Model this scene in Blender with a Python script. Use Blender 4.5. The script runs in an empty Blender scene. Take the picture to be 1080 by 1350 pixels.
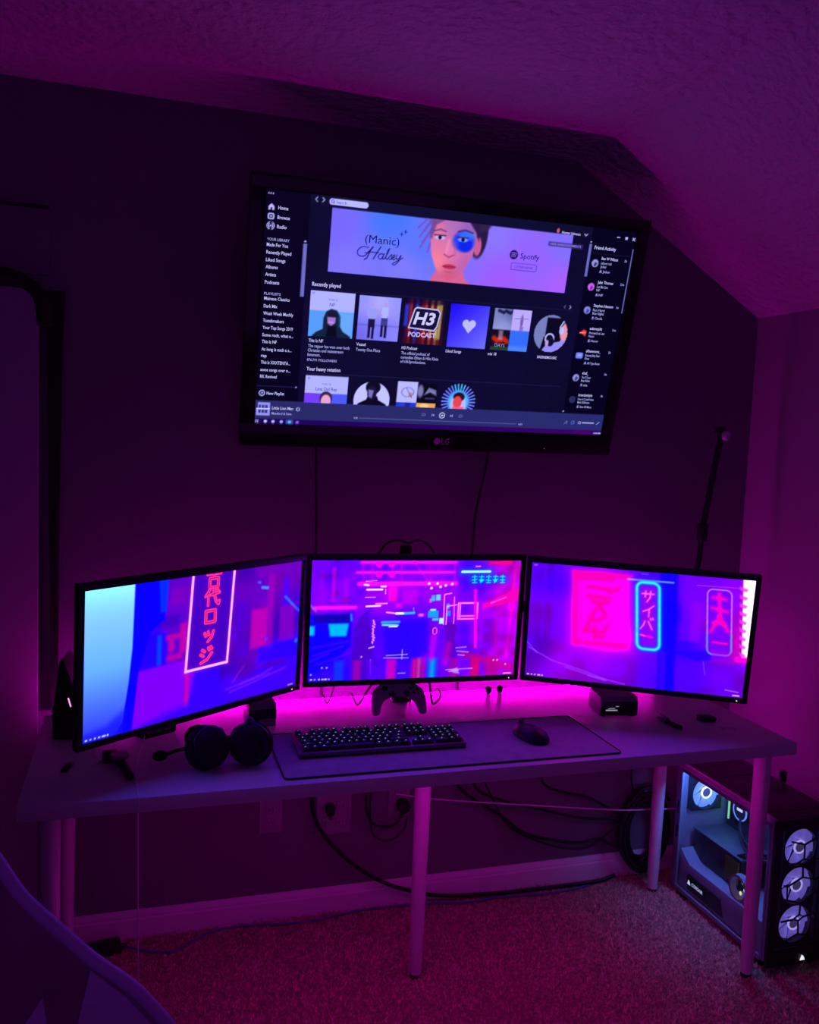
import bpy, bmesh, math, random
import numpy as np
from mathutils import Vector, Matrix

random.seed(7)
rng = np.random.default_rng(7)
SC = bpy.context.scene
COL = SC.collection

# ------------------------------------------------------------------ camera
CAM_POS = (0.2323, -1.9091, 1.5426)
YAW, PITCH, ROLL, FPX = 0.3070, 0.0875, 0.0408, 1142.28
def cam_axes():
    fw = Vector((math.sin(YAW), math.cos(YAW), 0)); rt = Vector((math.cos(YAW), -math.sin(YAW), 0)); up = Vector((0, 0, 1))
    f2 = math.cos(PITCH) * fw - math.sin(PITCH) * up
    u2 = math.cos(PITCH) * up + math.sin(PITCH) * fw
    r3 = math.cos(ROLL) * rt + math.sin(ROLL) * u2
    u3 = math.cos(ROLL) * u2 - math.sin(ROLL) * rt
    return r3, u3, f2
cd = bpy.data.cameras.new('camera')
cd.sensor_fit = 'VERTICAL'; cd.sensor_height = 24.0
cd.lens = 24.0 * FPX / 1350.0
cd.clip_start = 0.02
cam = bpy.data.objects.new('camera', cd); COL.objects.link(cam)
_r, _u, _f = cam_axes()
cam.matrix_world = Matrix(((_r.x, _u.x, -_f.x, CAM_POS[0]), (_r.y, _u.y, -_f.y, CAM_POS[1]), (_r.z, _u.z, -_f.z, CAM_POS[2]), (0, 0, 0, 1)))
SC.camera = cam

# ------------------------------------------------------------------ world, lights, exposure
world = bpy.data.worlds.new('room_ambient'); SC.world = world
world.use_nodes = True
_bg = world.node_tree.nodes['Background']
_bg.inputs[0].default_value = (0.50, 0.050, 0.90, 1)      # the unseen rest of the room glows dim violet
_bg.inputs[1].default_value = 0.225
LED_COLOR = (1.0, 0.0, 0.80)
LED_POWER = 62.0
UNDER_FILL_POWER = 26.0  # strength of the added run under the desk
SCREEN_GAIN = 1.6        # how far the clipped channels of the monitors go beyond display white
SC.view_settings.view_transform = 'Standard'
SC.view_settings.look = 'None'
SC.view_settings.exposure = 0.0
SC.view_settings.gamma = 1.0
SC.view_settings.use_curve_mapping = False

# ------------------------------------------------------------------ helpers
def mat(name, col, rough=0.5, metal=0.0, spec=0.5, noise=0.0, nscale=20.0, bump=0.0, bscale=200.0, emit=None, estr=0.0, bdist=0.002, coat=0.0):
    m = bpy.data.materials.new(name); m.use_nodes = True
    nt = m.node_tree; b = nt.nodes['Principled BSDF']
    b.inputs['Base Color'].default_value = (*col, 1)
    b.inputs['Roughness'].default_value = rough
    b.inputs['Metallic'].default_value = metal
    b.inputs['Specular IOR Level'].default_value = spec
    b.inputs['Coat Weight'].default_value = coat
    tc = nt.nodes.new('ShaderNodeTexCoord')
    if noise > 0:
        n = nt.nodes.new('ShaderNodeTexNoise'); n.inputs['Scale'].default_value = nscale; n.inputs['Detail'].default_value = 4
        nt.links.new(tc.outputs['Object'], n.inputs['Vector'])
        r = nt.nodes.new('ShaderNodeValToRGB')
        r.color_ramp.elements[0].position = 0.3; r.color_ramp.elements[1].position = 0.7
        r.color_ramp.elements[0].color = (*[c * (1 - noise) for c in col], 1)
        r.color_ramp.elements[1].color = (*[min(1, c * (1 + noise)) for c in col], 1)
        nt.links.new(n.outputs['Fac'], r.inputs['Fac']); nt.links.new(r.outputs['Color'], b.inputs['Base Color'])
    if bump > 0:
        n2 = nt.nodes.new('ShaderNodeTexNoise'); n2.inputs['Scale'].default_value = bscale; n2.inputs['Detail'].default_value = 3
        nt.links.new(tc.outputs['Object'], n2.inputs['Vector'])
        bp = nt.nodes.new('ShaderNodeBump'); bp.inputs['Strength'].default_value = bump; bp.inputs['Distance'].default_value = bdist
        nt.links.new(n2.outputs['Fac'], bp.inputs['Height']); nt.links.new(bp.outputs['Normal'], b.inputs['Normal'])
    if emit is not None:
        b.inputs['Emission Color'].default_value = (*emit, 1); b.inputs['Emission Strength'].default_value = estr
    return m

def screen_mat(name, gloss=0.25):
    m = bpy.data.materials.new(name); m.use_nodes = True
    nt = m.node_tree; b = nt.nodes['Principled BSDF']
    b.inputs['Base Color'].default_value = (0.004, 0.004, 0.005, 1); b.inputs['Roughness'].default_value = gloss
    b.inputs['Specular IOR Level'].default_value = 0.2
    a = nt.nodes.new('ShaderNodeAttribute'); a.attribute_name = 'picture'
    nt.links.new(a.outputs['Color'], b.inputs['Emission Color']); b.inputs['Emission Strength'].default_value = 1.0
    return m

def glass_mat(name, tint=(0.8, 0.85, 0.95), refl=0.06):
    m = bpy.data.materials.new(name); m.use_nodes = True
    nt = m.node_tree; nt.nodes.clear()
    o = nt.nodes.new('ShaderNodeOutputMaterial'); mx = nt.nodes.new('ShaderNodeMixShader')
    t = nt.nodes.new('ShaderNodeBsdfTransparent'); g = nt.nodes.new('ShaderNodeBsdfGlossy')
    t.inputs[0].default_value = (*tint, 1); g.inputs['Roughness'].default_value = 0.03
    mx.inputs[0].default_value = refl
    nt.links.new(t.outputs[0], mx.inputs[1]); nt.links.new(g.outputs[0], mx.inputs[2]); nt.links.new(mx.outputs[0], o.inputs[0])
    return m

def catmull(pts, n=6):
    P = [Vector(p) for p in pts]
    if len(P) < 3: return P
    P = [2 * P[0] - P[1]] + P + [2 * P[-1] - P[-2]]
    out = []
    for i in range(1, len(P) - 2):
        p0, p1, p2, p3 = P[i - 1:i + 3]
        for k in range(n):
            t = k / n
            out.append(0.5 * ((2 * p1) + (p2 - p0) * t + (2 * p0 - 5 * p1 + 4 * p2 - p3) * t * t + (3 * p1 - p0 - 3 * p2 + p3) * t ** 3))
    out.append(P[-2])
    return out

class MB:
    """collects shapes in one bmesh"""
    def __init__(s, M=None):
        s.bm = bmesh.new(); s.M = M or Matrix.Identity(4)
    def _add(s, other, M=None):
        other.transform(s.M @ (M or Matrix.Identity(4)))
        me = bpy.data.meshes.new('tmp'); other.to_mesh(me); other.free()
        s.bm.from_mesh(me); bpy.data.meshes.remove(me)
    def box(s, c, size, bevel=0.0, seg=2, M=None):
        b = bmesh.new(); bmesh.ops.create_cube(b, size=1.0)
        for v in b.verts: v.co = Vector((v.co.x * size[0] + c[0], v.co.y * size[1] + c[1], v.co.z * size[2] + c[2]))
        if bevel > 0: bmesh.ops.bevel(b, geom=b.edges[:], offset=bevel, segments=seg, affect='EDGES', profile=0.5)
        s._add(b, M); return s
    def bx(s, x0, x1, y0, y1, z0, z1, bevel=0.0, seg=2, M=None):
        return s.box(((x0 + x1) / 2, (y0 + y1) / 2, (z0 + z1) / 2), (abs(x1 - x0), abs(y1 - y0), abs(z1 - z0)), bevel, seg, M)
    def prism(s, poly, axis, a, b_, bevel=0.0, seg=2, M=None):
        """poly: 2d points; axis 'x','y','z' = extrusion axis from a to b_"""
        b = bmesh.new()
        def P(p, t):
            return {'x': (t, p[0], p[1]), 'y': (p[0], t, p[1]), 'z': (p[0], p[1], t)}[axis]
        v0 = [b.verts.new(P(p, a)) for p in poly]; v1 = [b.verts.new(P(p, b_)) for p in poly]
        n = len(poly)
        b.faces.new(v0); b.faces.new(v1)
        for i in range(n): b.faces.new((v0[i], v0[(i + 1) % n], v1[(i + 1) % n], v1[i]))
        bmesh.ops.recalc_face_normals(b, faces=b.faces[:])
        if bevel > 0:
            es = [e for e in b.edges if len(e.link_faces) == 2 and any(len(f.verts) == n and n > 4 for f in e.link_faces)] if n > 4 else b.edges[:]
            bmesh.ops.bevel(b, geom=es, offset=bevel, segments=seg, affect='EDGES', profile=0.5)
        s._add(b, M); return s
    def cyl(s, p0, p1, r0, r1=None, n=20, M=None):
        r1 = r0 if r1 is None else r1
        b = bmesh.new(); p0 = Vector(p0); p1 = Vector(p1); d = p1 - p0
        bmesh.ops.create_cone(b, cap_ends=True, segments=n, radius1=r0, radius2=r1, depth=d.length)
        T = Matrix.Translation((p0 + p1) / 2) @ Vector((0, 0, 1)).rotation_difference(d).to_matrix().to_4x4()
        b.transform(T); s._add(b, M); return s
    def sph(s, c, r, sc=(1, 1, 1), u=20, v=12, M=None):
        b = bmesh.new(); bmesh.ops.create_uvsphere(b, u_segments=u, v_segments=v, radius=r)
        for q in b.verts: q.co = Vector((q.co.x * sc[0] + c[0], q.co.y * sc[1] + c[1], q.co.z * sc[2] + c[2]))
        s._add(b, M); return s
    def lathe(s, prof, c=(0, 0, 0), axis='z', n=32, M=None, hollow=False):
        """prof: (r, h) points"""
        b = bmesh.new(); rings = []
        for r, h in prof:
            ring = []
            for k in range(n):
                a = 2 * math.pi * k / n; x, y = r * math.cos(a), r * math.sin(a)
                p = {'z': (x, y, h), 'y': (x, h, y), 'x': (h, x, y)}[axis]
                ring.append(b.verts.new((p[0] + c[0], p[1] + c[1], p[2] + c[2])))
            rings.append(ring)
        for i in range(len(rings) - (0 if hollow else 1)):
            j = (i + 1) % len(rings)
            for k in range(n): b.faces.new((rings[i][k], rings[i][(k + 1) % n], rings[j][(k + 1) % n], rings[j][k]))
        if not hollow: b.faces.new(rings[0]); b.faces.new(rings[-1])
        bmesh.ops.remove_doubles(b, verts=b.verts[:], dist=1e-6)
        bmesh.ops.recalc_face_normals(b, faces=b.faces[:])
        s._add(b, M); return s
    def tube(s, pts, r, n=8, smooth=6, closed=False, M=None, flat=1.0):
        P = catmull(pts, smooth) if smooth > 1 else [Vector(p) for p in pts]
        b = bmesh.new(); m = len(P); rings = []
        up = Vector((0.123, 0.31, 0.94)).normalized(); prev = None
        for i in range(m):
            if closed: t = P[(i + 1) % m] - P[i - 1]
            else: t = P[min(i + 1, m - 1)] - P[max(i - 1, 0)]
            t.normalize()
            if prev is None:
                x = up.cross(t)
                if x.length < 1e-3: x = Vector((1, 0, 0)).cross(t)
            else: x = prev - t * prev.dot(t)
            x.normalize(); prev = x; y = t.cross(x)
            rr = r(i / (m - 1)) if callable(r) else r
            rings.append([b.verts.new(P[i] + x * (rr * math.cos(2 * math.pi * k / n)) + y * (rr * flat * math.sin(2 * math.pi * k / n))) for k in range(n)])
        for i in range(m if closed else m - 1):
            A, B = rings[i], rings[(i + 1) % m]
            for k in range(n): b.faces.new((A[k], A[(k + 1) % n], B[(k + 1) % n], B[k]))
        if not closed: b.faces.new(rings[0]); b.faces.new(rings[-1])
        bmesh.ops.recalc_face_normals(b, faces=b.faces[:])
        s._add(b, M); return s
    def mesh(s, name, smooth=True, angle=40):
        me = bpy.data.meshes.new(name); s.bm.to_mesh(me); s.bm.free()
        if smooth:
            me.polygons.foreach_set('use_smooth', [True] * len(me.polygons))
            me.set_sharp_from_angle(angle=math.radians(angle))
        return me
    def build(s, name, m, parent=None, smooth=True, recenter=False, angle=40):
        me = s.mesh(name, smooth, angle)
        o = bpy.data.objects.new(name, me); COL.objects.link(o)
        if m: me.materials.append(m)
        if parent: o.parent = parent
        if recenter:
            co = np.empty(len(me.vertices) * 3); me.vertices.foreach_get('co', co); co = co.reshape(-1, 3)
            c = Vector(((co[:, 0].min() + co[:, 0].max()) / 2, (co[:, 1].min() + co[:, 1].max()) / 2, co[:, 2].min()))
            me.transform(Matrix.Translation(-c)); o.location = c
        return o

def tag(o, label, cat, group=None):
    o['label'] = label; o['category'] = cat
    if group: o['group'] = group
    return o
def thing(name, label, cat, loc=(0, 0, 0), rotz=0.0, group=None):
    o = bpy.data.objects.new(name, None); COL.objects.link(o)
    o.location = loc; o.rotation_euler = (0, 0, rotz); o.empty_display_size = 0.05
    return tag(o, label, cat, group)
def struct(o):
    o['kind'] = 'structure'; return o
def copy_obj(src, parent, loc=None, name=None):
    c = src.copy(); COL.objects.link(c); c.parent = parent
    if loc is not None: c.location = loc
    return c

# text -> flat mesh data ------------------------------------------------
class Letters:
    """collects flat lettering; one mesh with a colour per string"""
    def __init__(s): s.jobs = []
    def add(s, body, x, y, width, size, col, shear=0.0, bold=0.0, align='L'):
        s.jobs.append((body, x, y, width, size, col, shear, bold, align)); return s
    def build(s, name, m, parent, to_local, yoff=-0.0006):
        """x,y in picture units with y down; to_local maps (x,y)->(X,Z)"""
        tmp = []
        for j in s.jobs:
            cu = bpy.data.curves.new('t', 'FONT'); cu.body = j[0]; cu.size = 1.0; cu.resolution_u = 2; cu.shear = j[6]; cu.offset = j[7]
            o = bpy.data.objects.new('t', cu); COL.objects.link(o); tmp.append(o)
        bpy.context.view_layer.update()
        dg = bpy.context.evaluated_depsgraph_get()
        V, F, C = [], [], []
        for o, j in zip(tmp, s.jobs):
            me = bpy.data.meshes.new_from_object(o.evaluated_get(dg))
            n = len(me.vertices)
            if n:
                co = np.empty(n * 3); me.vertices.foreach_get('co', co); co = co.reshape(-1, 3)
                w = co[:, 0].max() - co[:, 0].min(); x0 = co[:, 0].min()
                sx = j[3] / w if j[3] else j[4]
                xs = (co[:, 0] - x0) * sx + j[1]; ys = j[2] - co[:, 1] * j[4]
                if j[8] == 'C': xs -= (xs.max() - j[1]) / 2
                base = len(V)
                for a, b in zip(xs, ys):
                    X, Z = to_local(a, b); V.append((X, yoff, Z)); C.append(j[5])
                for p in me.polygons: F.append([base + k for k in p.vertices])
            bpy.data.meshes.remove(me)
        for o in tmp:
            cu = o.data; bpy.data.objects.remove(o); bpy.data.curves.remove(cu)
        me = bpy.data.meshes.new(name); me.from_pydata(V, [], F)
        at = me.attributes.new('picture', 'FLOAT_COLOR', 'POINT')
        c = np.ones((len(V), 4), np.float32); c[:, :3] = srgb2lin(np.array(C, float) / 255.0)
        at.data.foreach_set('color', c.ravel())
        me.materials.append(m)
        o = bpy.data.objects.new(name, me); COL.objects.link(o); o.parent = parent
        return o

def srgb2lin(a):
    a = np.asarray(a, float)
    return np.where(a <= 0.04045, a / 12.92, ((a + 0.055) / 1.055) ** 2.4)

# picture painter: colours per vertex of a fine screen mesh ----------------
class Canvas:
    def __init__(s, w, h, nx, ny):
        s.w, s.h, s.nx, s.ny = w, h, nx, ny
        s.X, s.Y = np.meshgrid(np.linspace(0, w, nx), np.linspace(0, h, ny))
        s.aa = w / (nx - 1); s.A = np.zeros((ny, nx, 3))
    def put(s, d, col, a=1.0, blur=0.0):
        b = max(s.aa, blur); m = np.clip(0.5 - d / b, 0, 1); m = m * m * (3 - 2 * m) * a
        c = np.asarray(col, float)
        if c.ndim == 1: c = c / 255.0
        s.A = s.A * (1 - m[..., None]) + c * m[..., None]; return s
    def glow(s, d, col, r, a=1.0):
        m = np.exp(-np.clip(d, 0, None) / r) * a; c = np.asarray(col, float) / 255.0
        s.A = s.A * (1 - m[..., None]) + c * m[..., None]; return s
    def addl(s, d, col, r, a=1.0):
        m = np.exp(-np.clip(d, 0, None) / r) * a
        s.A = np.clip(s.A + np.asarray(col, float) / 255.0 * m[..., None], 0, 1); return s
    def rect(s, x0, y0, x1, y1, r=0.0):
        dx = np.abs(s.X - (x0 + x1) / 2) - (x1 - x0) / 2 + r; dy = np.abs(s.Y - (y0 + y1) / 2) - (y1 - y0) / 2 + r
        return np.hypot(np.maximum(dx, 0), np.maximum(dy, 0)) + np.minimum(np.maximum(dx, dy), 0) - r
    def soft(s, n):
        for _ in range(n):
            for ax in (0, 1):
                P = np.concatenate([s.A.take([0], ax), s.A, s.A.take([-1], ax)], ax)
                k = s.A.shape[ax]
                s.A = (P.take(range(0, k), ax) + 2 * P.take(range(1, k + 1), ax) + P.take(range(2, k + 2), ax)) / 4
        return s
    def circ(s, cx, cy, r): return np.hypot(s.X - cx, s.Y - cy) - r
    def ell(s, cx, cy, rx, ry):
        return (np.hypot((s.X - cx) / rx, (s.Y - cy) / ry) - 1) * min(rx, ry)
    def seg(s, x0, y0, x1, y1, w):
        dx, dy = x1 - x0, y1 - y0; L = dx * dx + dy * dy + 1e-9
        t = np.clip(((s.X - x0) * dx + (s.Y - y0) * dy) / L, 0, 1)
        return np.hypot(s.X - x0 - t * dx, s.Y - y0 - t * dy) - w / 2
    def pl(s, pts, w):
        d = None
        for (a, b), (c, e) in zip(pts[:-1], pts[1:]):
            q = s.seg(a, b, c, e, w); d = q if d is None else np.minimum(d, q)
        return d
    def poly(s, pts):
        n = len(pts); ins = np.zeros(s.X.shape, bool); d = np.full(s.X.shape, 1e9)
        for i in range(n):
            (x0, y0), (x1, y1) = pts[i], pts[(i + 1) % n]
            c = (y0 > s.Y) != (y1 > s.Y)
            xx = x0 + (s.Y - y0) * (x1 - x0) / ((y1 - y0) if abs(y1 - y0) > 1e-9 else 1e-9)
            ins ^= c & (s.X < xx)
            d = np.minimum(d, s.seg(x0, y0, x1, y1, 0))
        return np.where(ins, -d, d)
    def grad(s, pts):
        """smooth blend of (x, y, colour) spots over the whole picture"""
        W = np.zeros(s.X.shape); C = np.zeros(s.A.shape)
        for x, y, c in pts:
            w = 1.0 / (((s.X - x) ** 2 + (s.Y - y) ** 2) + 60.0) ** 1.4
            W += w; C += w[..., None] * np.asarray(c, float) / 255.0
        return C / W[..., None]
    def noise(s, cells, seed):
        g = np.random.default_rng(seed); nx, ny = cells
        G = g.random((ny + 2, nx + 2)); u = s.X / s.w * nx; v = s.Y / s.h * ny
        i = np.clip(u.astype(int), 0, nx); j = np.clip(v.astype(int), 0, ny); fu = u - i; fv = v - j
        fu = fu * fu * (3 - 2 * fu); fv = fv * fv * (3 - 2 * fv)
        return (G[j, i] * (1 - fu) + G[j, i + 1] * fu) * (1 - fv) + (G[j + 1, i] * (1 - fu) + G[j + 1, i + 1] * fu) * fv
    def build(s, name, m, parent, W, H, M, gain=0.0, level=1.0):
        xs = (s.X / s.w - 0.5) * W; zs = (0.5 - s.Y / s.h) * H
        V = np.stack([xs, np.zeros_like(xs), zs], -1).reshape(-1, 3)
        R = np.array(M.to_3x3()); T = np.array(M.translation)
        V = V @ R.T + T
        nx, ny = s.nx, s.ny
        idx = np.arange(nx * ny).reshape(ny, nx)
        F = np.stack([idx[1:, :-1], idx[1:, 1:], idx[:-1, 1:], idx[:-1, :-1]], -1).reshape(-1, 4)
        me = bpy.data.meshes.new(name)
        me.vertices.add(len(V)); me.vertices.foreach_set('co', V.astype(np.float32).ravel())
        me.loops.add(F.size); me.loops.foreach_set('vertex_index', F.astype(np.int32).ravel())
        me.polygons.add(len(F)); me.polygons.foreach_set('loop_start', np.arange(0, F.size, 4, dtype=np.int32))
        me.update(calc_edges=True); me.validate()
        lin = srgb2lin(np.clip(s.A, 0, 1)) * level
        k = np.clip((lin - 0.6) / 0.4, 0, 1); lin = lin * (1 + gain * k * k * (3 - 2 * k))
        c = np.ones((len(V), 4), np.float32); c[:, :3] = lin.reshape(-1, 3)
        at = me.attributes.new('picture', 'FLOAT_COLOR', 'POINT'); at.data.foreach_set('color', c.ravel())
        me.materials.append(m)
        o = bpy.data.objects.new(name, me); COL.objects.link(o); o.parent = parent
        return o

# ------------------------------------------------------------------ materials
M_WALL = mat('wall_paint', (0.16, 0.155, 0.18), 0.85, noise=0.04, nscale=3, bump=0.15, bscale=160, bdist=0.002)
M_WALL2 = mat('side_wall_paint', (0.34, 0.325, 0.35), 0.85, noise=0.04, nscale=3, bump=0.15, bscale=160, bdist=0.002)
M_CEIL = mat('ceiling_paint', (0.62, 0.61, 0.625), 0.9, bump=1.0, bscale=38, bdist=0.025)
M_TRIM = mat('trim_paint', (0.70, 0.69, 0.70), 0.45, noise=0.03)
M_CARPET = mat('carpet', (0.38, 0.28, 0.20), 0.95, noise=0.35, nscale=130, bump=1.0, bscale=260, bdist=0.006, spec=0.1)
M_PILE = mat('carpet_fibre', (0.52, 0.40, 0.28), 0.95, noise=0.55, nscale=75, spec=0.1)
M_DOOR = mat('door_paint', (0.30, 0.29, 0.32), 0.6, noise=0.03)
M_DESK = mat('white_laminate', (0.66, 0.65, 0.67), 0.34, noise=0.02, nscale=6, bump=0.02, bscale=500)
M_LEG = mat('white_steel', (0.68, 0.67, 0.69), 0.35, noise=0.02)
M_BLACK = mat('black_plastic', (0.010, 0.010, 0.011), 0.42, noise=0.2, nscale=60)
M_GLOSS = mat('gloss_black_plastic', (0.006, 0.006, 0.008), 0.16, noise=0.1)
M_RUBBER = mat('black_rubber', (0.008, 0.008, 0.009), 0.6, noise=0.2, nscale=80)
M_CABLE = mat('black_cable', (0.006, 0.006, 0.007), 0.5, noise=0.2)
M_WCABLE = mat('white_cable', (0.75, 0.74, 0.76), 0.45, noise=0.03)
M_BCABLE = mat('blue_cable', (0.06, 0.08, 0.30), 0.5, noise=0.1)
M_FABRIC = mat('black_cloth', (0.010, 0.008, 0.010), 0.9, noise=0.3, nscale=90, bump=0.3, bscale=600)
M_MAT = mat('grey_cloth', (0.42, 0.41, 0.45), 0.85, noise=0.12, nscale=30, bump=0.25, bscale=900, bdist=0.0005)
M_KEYCASE = mat('brushed_grey_metal', (0.16, 0.16, 0.18), 0.38, metal=0.7, noise=0.05, nscale=200)
M_KEY = mat('black_keycap', (0.009, 0.009, 0.010), 0.5, noise=0.2)
M_METAL = mat('grey_metal', (0.30, 0.30, 0.32), 0.35, metal=0.9, noise=0.05)
M_GREY = mat('grey_plastic', (0.22, 0.22, 0.24), 0.5, noise=0.05)
M_PALE = mat('pale_plastic', (0.55, 0.52, 0.62), 0.4, noise=0.03)
M_SCREEN = screen_mat('lit_screen', 0.3)

# ------------------------------------------------------------------ the room
YW, XR, XP, ZC, ZS, XL, YB = 0.7113, 2.334, 1.584, 2.455, 2.008, -1.5, -3.0
HD = 0.734
struct(MB().bx(XL - .1, XR + .1, YB, YW + .1, -0.08, 0).build('floor', M_CARPET, smooth=False))
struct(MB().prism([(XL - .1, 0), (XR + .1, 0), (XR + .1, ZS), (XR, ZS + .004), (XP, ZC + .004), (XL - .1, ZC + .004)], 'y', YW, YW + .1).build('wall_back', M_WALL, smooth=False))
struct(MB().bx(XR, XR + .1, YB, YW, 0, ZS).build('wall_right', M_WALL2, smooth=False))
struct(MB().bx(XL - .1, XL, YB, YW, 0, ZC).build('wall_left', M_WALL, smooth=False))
struct(MB().prism([(XL - .1, ZC), (XP, ZC), (XR + .1, ZS - .0596), (XR + .1, ZS + .1), (XP, ZC + .16), (XL - .1, ZC + .12)], 'y', YB, YW).build('ceiling', M_CEIL, smooth=False))
def baseboard(name, along, a, b):
    prof = [(0, 0), (-.014, 0), (-.014, .058), (-.011, .064), (-.011, .068), (-.007, .078), (-.004, .084), (0, .084)]
    if along == 'x': o = MB().prism([(YW + p, z) for p, z in prof], 'x', a, b).build(name, M_TRIM, smooth=False)
    else: o = MB().prism([(XR + p, z) for p, z in prof], 'y', a, b).build(name, M_TRIM, smooth=False)
    return struct(o)
baseboard('baseboard_back', 'x', 0.02, XR)
baseboard('baseboard_right', 'y', YB, YW - .015)

# carpet pile: short leaning tufts over the floor in view
def pile():
    x0, x1, y0, y1 = -0.35, XR - .016, -0.45, YW - .016
    n = 62000
    bx = rng.uniform(x0, x1, n); by = rng.uniform(y0, y1, n)
    h = rng.uniform(.004, .0150, n); r = rng.uniform(.0022, .0050, n); a0 = rng.uniform(0, 6.28, n)
    lx = rng.normal(0, .005, n); ly = rng.normal(0, .005, n)
    V = np.zeros((n, 4, 3), np.float32)
    for k in range(3):
        V[:, k, 0] = bx + r * np.cos(a0 + k * 2.094); V[:, k, 1] = by + r * np.sin(a0 + k * 2.094); V[:, k, 2] = -.001
    V[:, 3, 0] = bx + lx; V[:, 3, 1] = by + ly; V[:, 3, 2] = h
    base = (np.arange(n) * 4)[:, None]
    F = np.concatenate([base + np.array([[0, 1, 3]]), base + np.array([[1, 2, 3]]), base + np.array([[2, 0, 3]])], 1).reshape(-1, 3)
    me = bpy.data.meshes.new('carpet_pile')
    me.vertices.add(n * 4); me.vertices.foreach_set('co', V.ravel())
    me.loops.add(F.size); me.loops.foreach_set('vertex_index', F.astype(np.int32).ravel())
    me.polygons.add(len(F)); me.polygons.foreach_set('loop_start', np.arange(0, F.size, 3, dtype=np.int32))
    me.update(calc_edges=True); me.materials.append(M_PILE)
    o = bpy.data.objects.new('carpet_pile', me); COL.objects.link(o)
    o.parent = bpy.data.objects['floor']; o['kind'] = 'stuff'
pile()

# door at the far left of the back wall, standing slightly ajar, with dark strips at its head and side
door = bpy.data.objects.new('door_1', None); COL.objects.link(door); door.location = (-.012, YW, 0); struct(door)
MB().bx(-.86, .010, -.007, 0, 1.94, 2.118, .002).build('door_casing', M_WALL, door)
MB().bx(-.86, .009, -.009, 0, 2.119, 2.127).build('casing_shadow_line', M_BLACK, door)  # black bar standing in for the shadow gap above the casing
_md = Matrix.Rotation(math.radians(4), 4, 'Z')
MB(Matrix.Translation((-.014, -.022, 0)) @ _md).bx(-.80, 0, -.030, 0, .012, 1.895, .003).build('door_leaf', M_DOOR, door)
MB(Matrix.Translation((-.012, -.022, 0)) @ _md).tube([(-.80, -.02, 1.960), (-.3, -.02, 1.952), (-.16, -.02, 1.938), (-.07, -.02, 1.922), (-.018, -.02, 1.897), (.004, -.02, 1.86), (.010, -.02, 1.80)], .017, 10, flat=1.2).build('head_strip', M_FABRIC, door)
MB().prism([(.004, 1.898), (.053, 1.898), (.046, 1.75), (.040, 1.3), (.038, .72), (.021, .72), (.012, 1.3), (.006, 1.75)], 'y', -.034, -.008).build('side_strip', M_FABRIC, door)

# light strip stuck along the back edge of the desk, shining at the wall
M_LED = mat('magenta_led', (0.8, 0.2, 0.6), 0.4, emit=LED_COLOR, estr=LED_POWER)
led = thing('led_strip', 'magenta light strip along the rear edge of the white desk', 'light strip', (1.0, .6155, HD))
for xa, xb in ((-.950, -.030), (.055, .985)):
    MB().bx(xa, xb, .0005, .0035, -.016, -.001).bx(xa, xb, .0005, .0205, -.0165, -.0135).build('strip_light_shield', M_PALE, led)  # unseen channel, its lower lip added to block light going down
    MB().cyl((xa, .0085, -.003), (xb, .0085, -.003), .0050, n=10).build('strip_diffuser', M_LED, led)
MB().bx(1.0005, 1.0035, -.20, .0, -.020, -.004).build('added_side_backing', M_PALE, led)  # unseen side run, added to brighten the right wall
MB().bx(1.0036, 1.0075, -.198, -.002, -.016, -.007).build('added_side_fill', M_LED, led)
M_LED_FILL = mat('added_magenta_underside', (0.8, 0.2, 0.6), 0.4, emit=LED_COLOR, estr=UNDER_FILL_POWER)  # unseen run under the desktop, added to brighten the carpet
MB().bx(-.72, .86, -.525, -.513, -.0355, -.0342).build('added_underside_backing', M_PALE, led)
MB().bx(-.715, .855, -.524, -.514, -.0375, -.0356).build('added_underside_fill', M_LED_FILL, led)

# ------------------------------------------------------------------ desk
desk = thing('desk', 'long white desk on five round legs under the three monitors', 'desk', (1.0, .3077, 0))
MB().bx(-1.0, 1.0, -.3077, .3077, .700, HD, .002, 2).build('desktop', M_DESK, desk)
def leg_mesh():
    return MB().lathe([(.0165, .014), (.0195, .10), (.0235, .60), (.0235, .694), (.036, .695), (.036, .700)], n=24).mesh('leg', True)
def foot_mesh():
    return MB().lathe([(.014, 0), (.0155, .003), (.0155, .016), (.010, .0165)], n=20).mesh('leg_foot', True)
_lm, _fm = leg_mesh(), foot_mesh(); _lm.materials.append(M_LEG); _fm.materials.append(M_RUBBER)
for lx, ly in ((.058, .0873), (.060, .5774), (1.011, .3167), (1.962, .0873), (1.962, .5774)):
    l = bpy.data.objects.new('leg', _lm); COL.objects.link(l); l.parent = desk; l.location = (lx - 1.0, ly - .3077, 0)
    f = bpy.data.objects.new('leg_foot', _fm); COL.objects.link(f); f.parent = l

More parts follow.
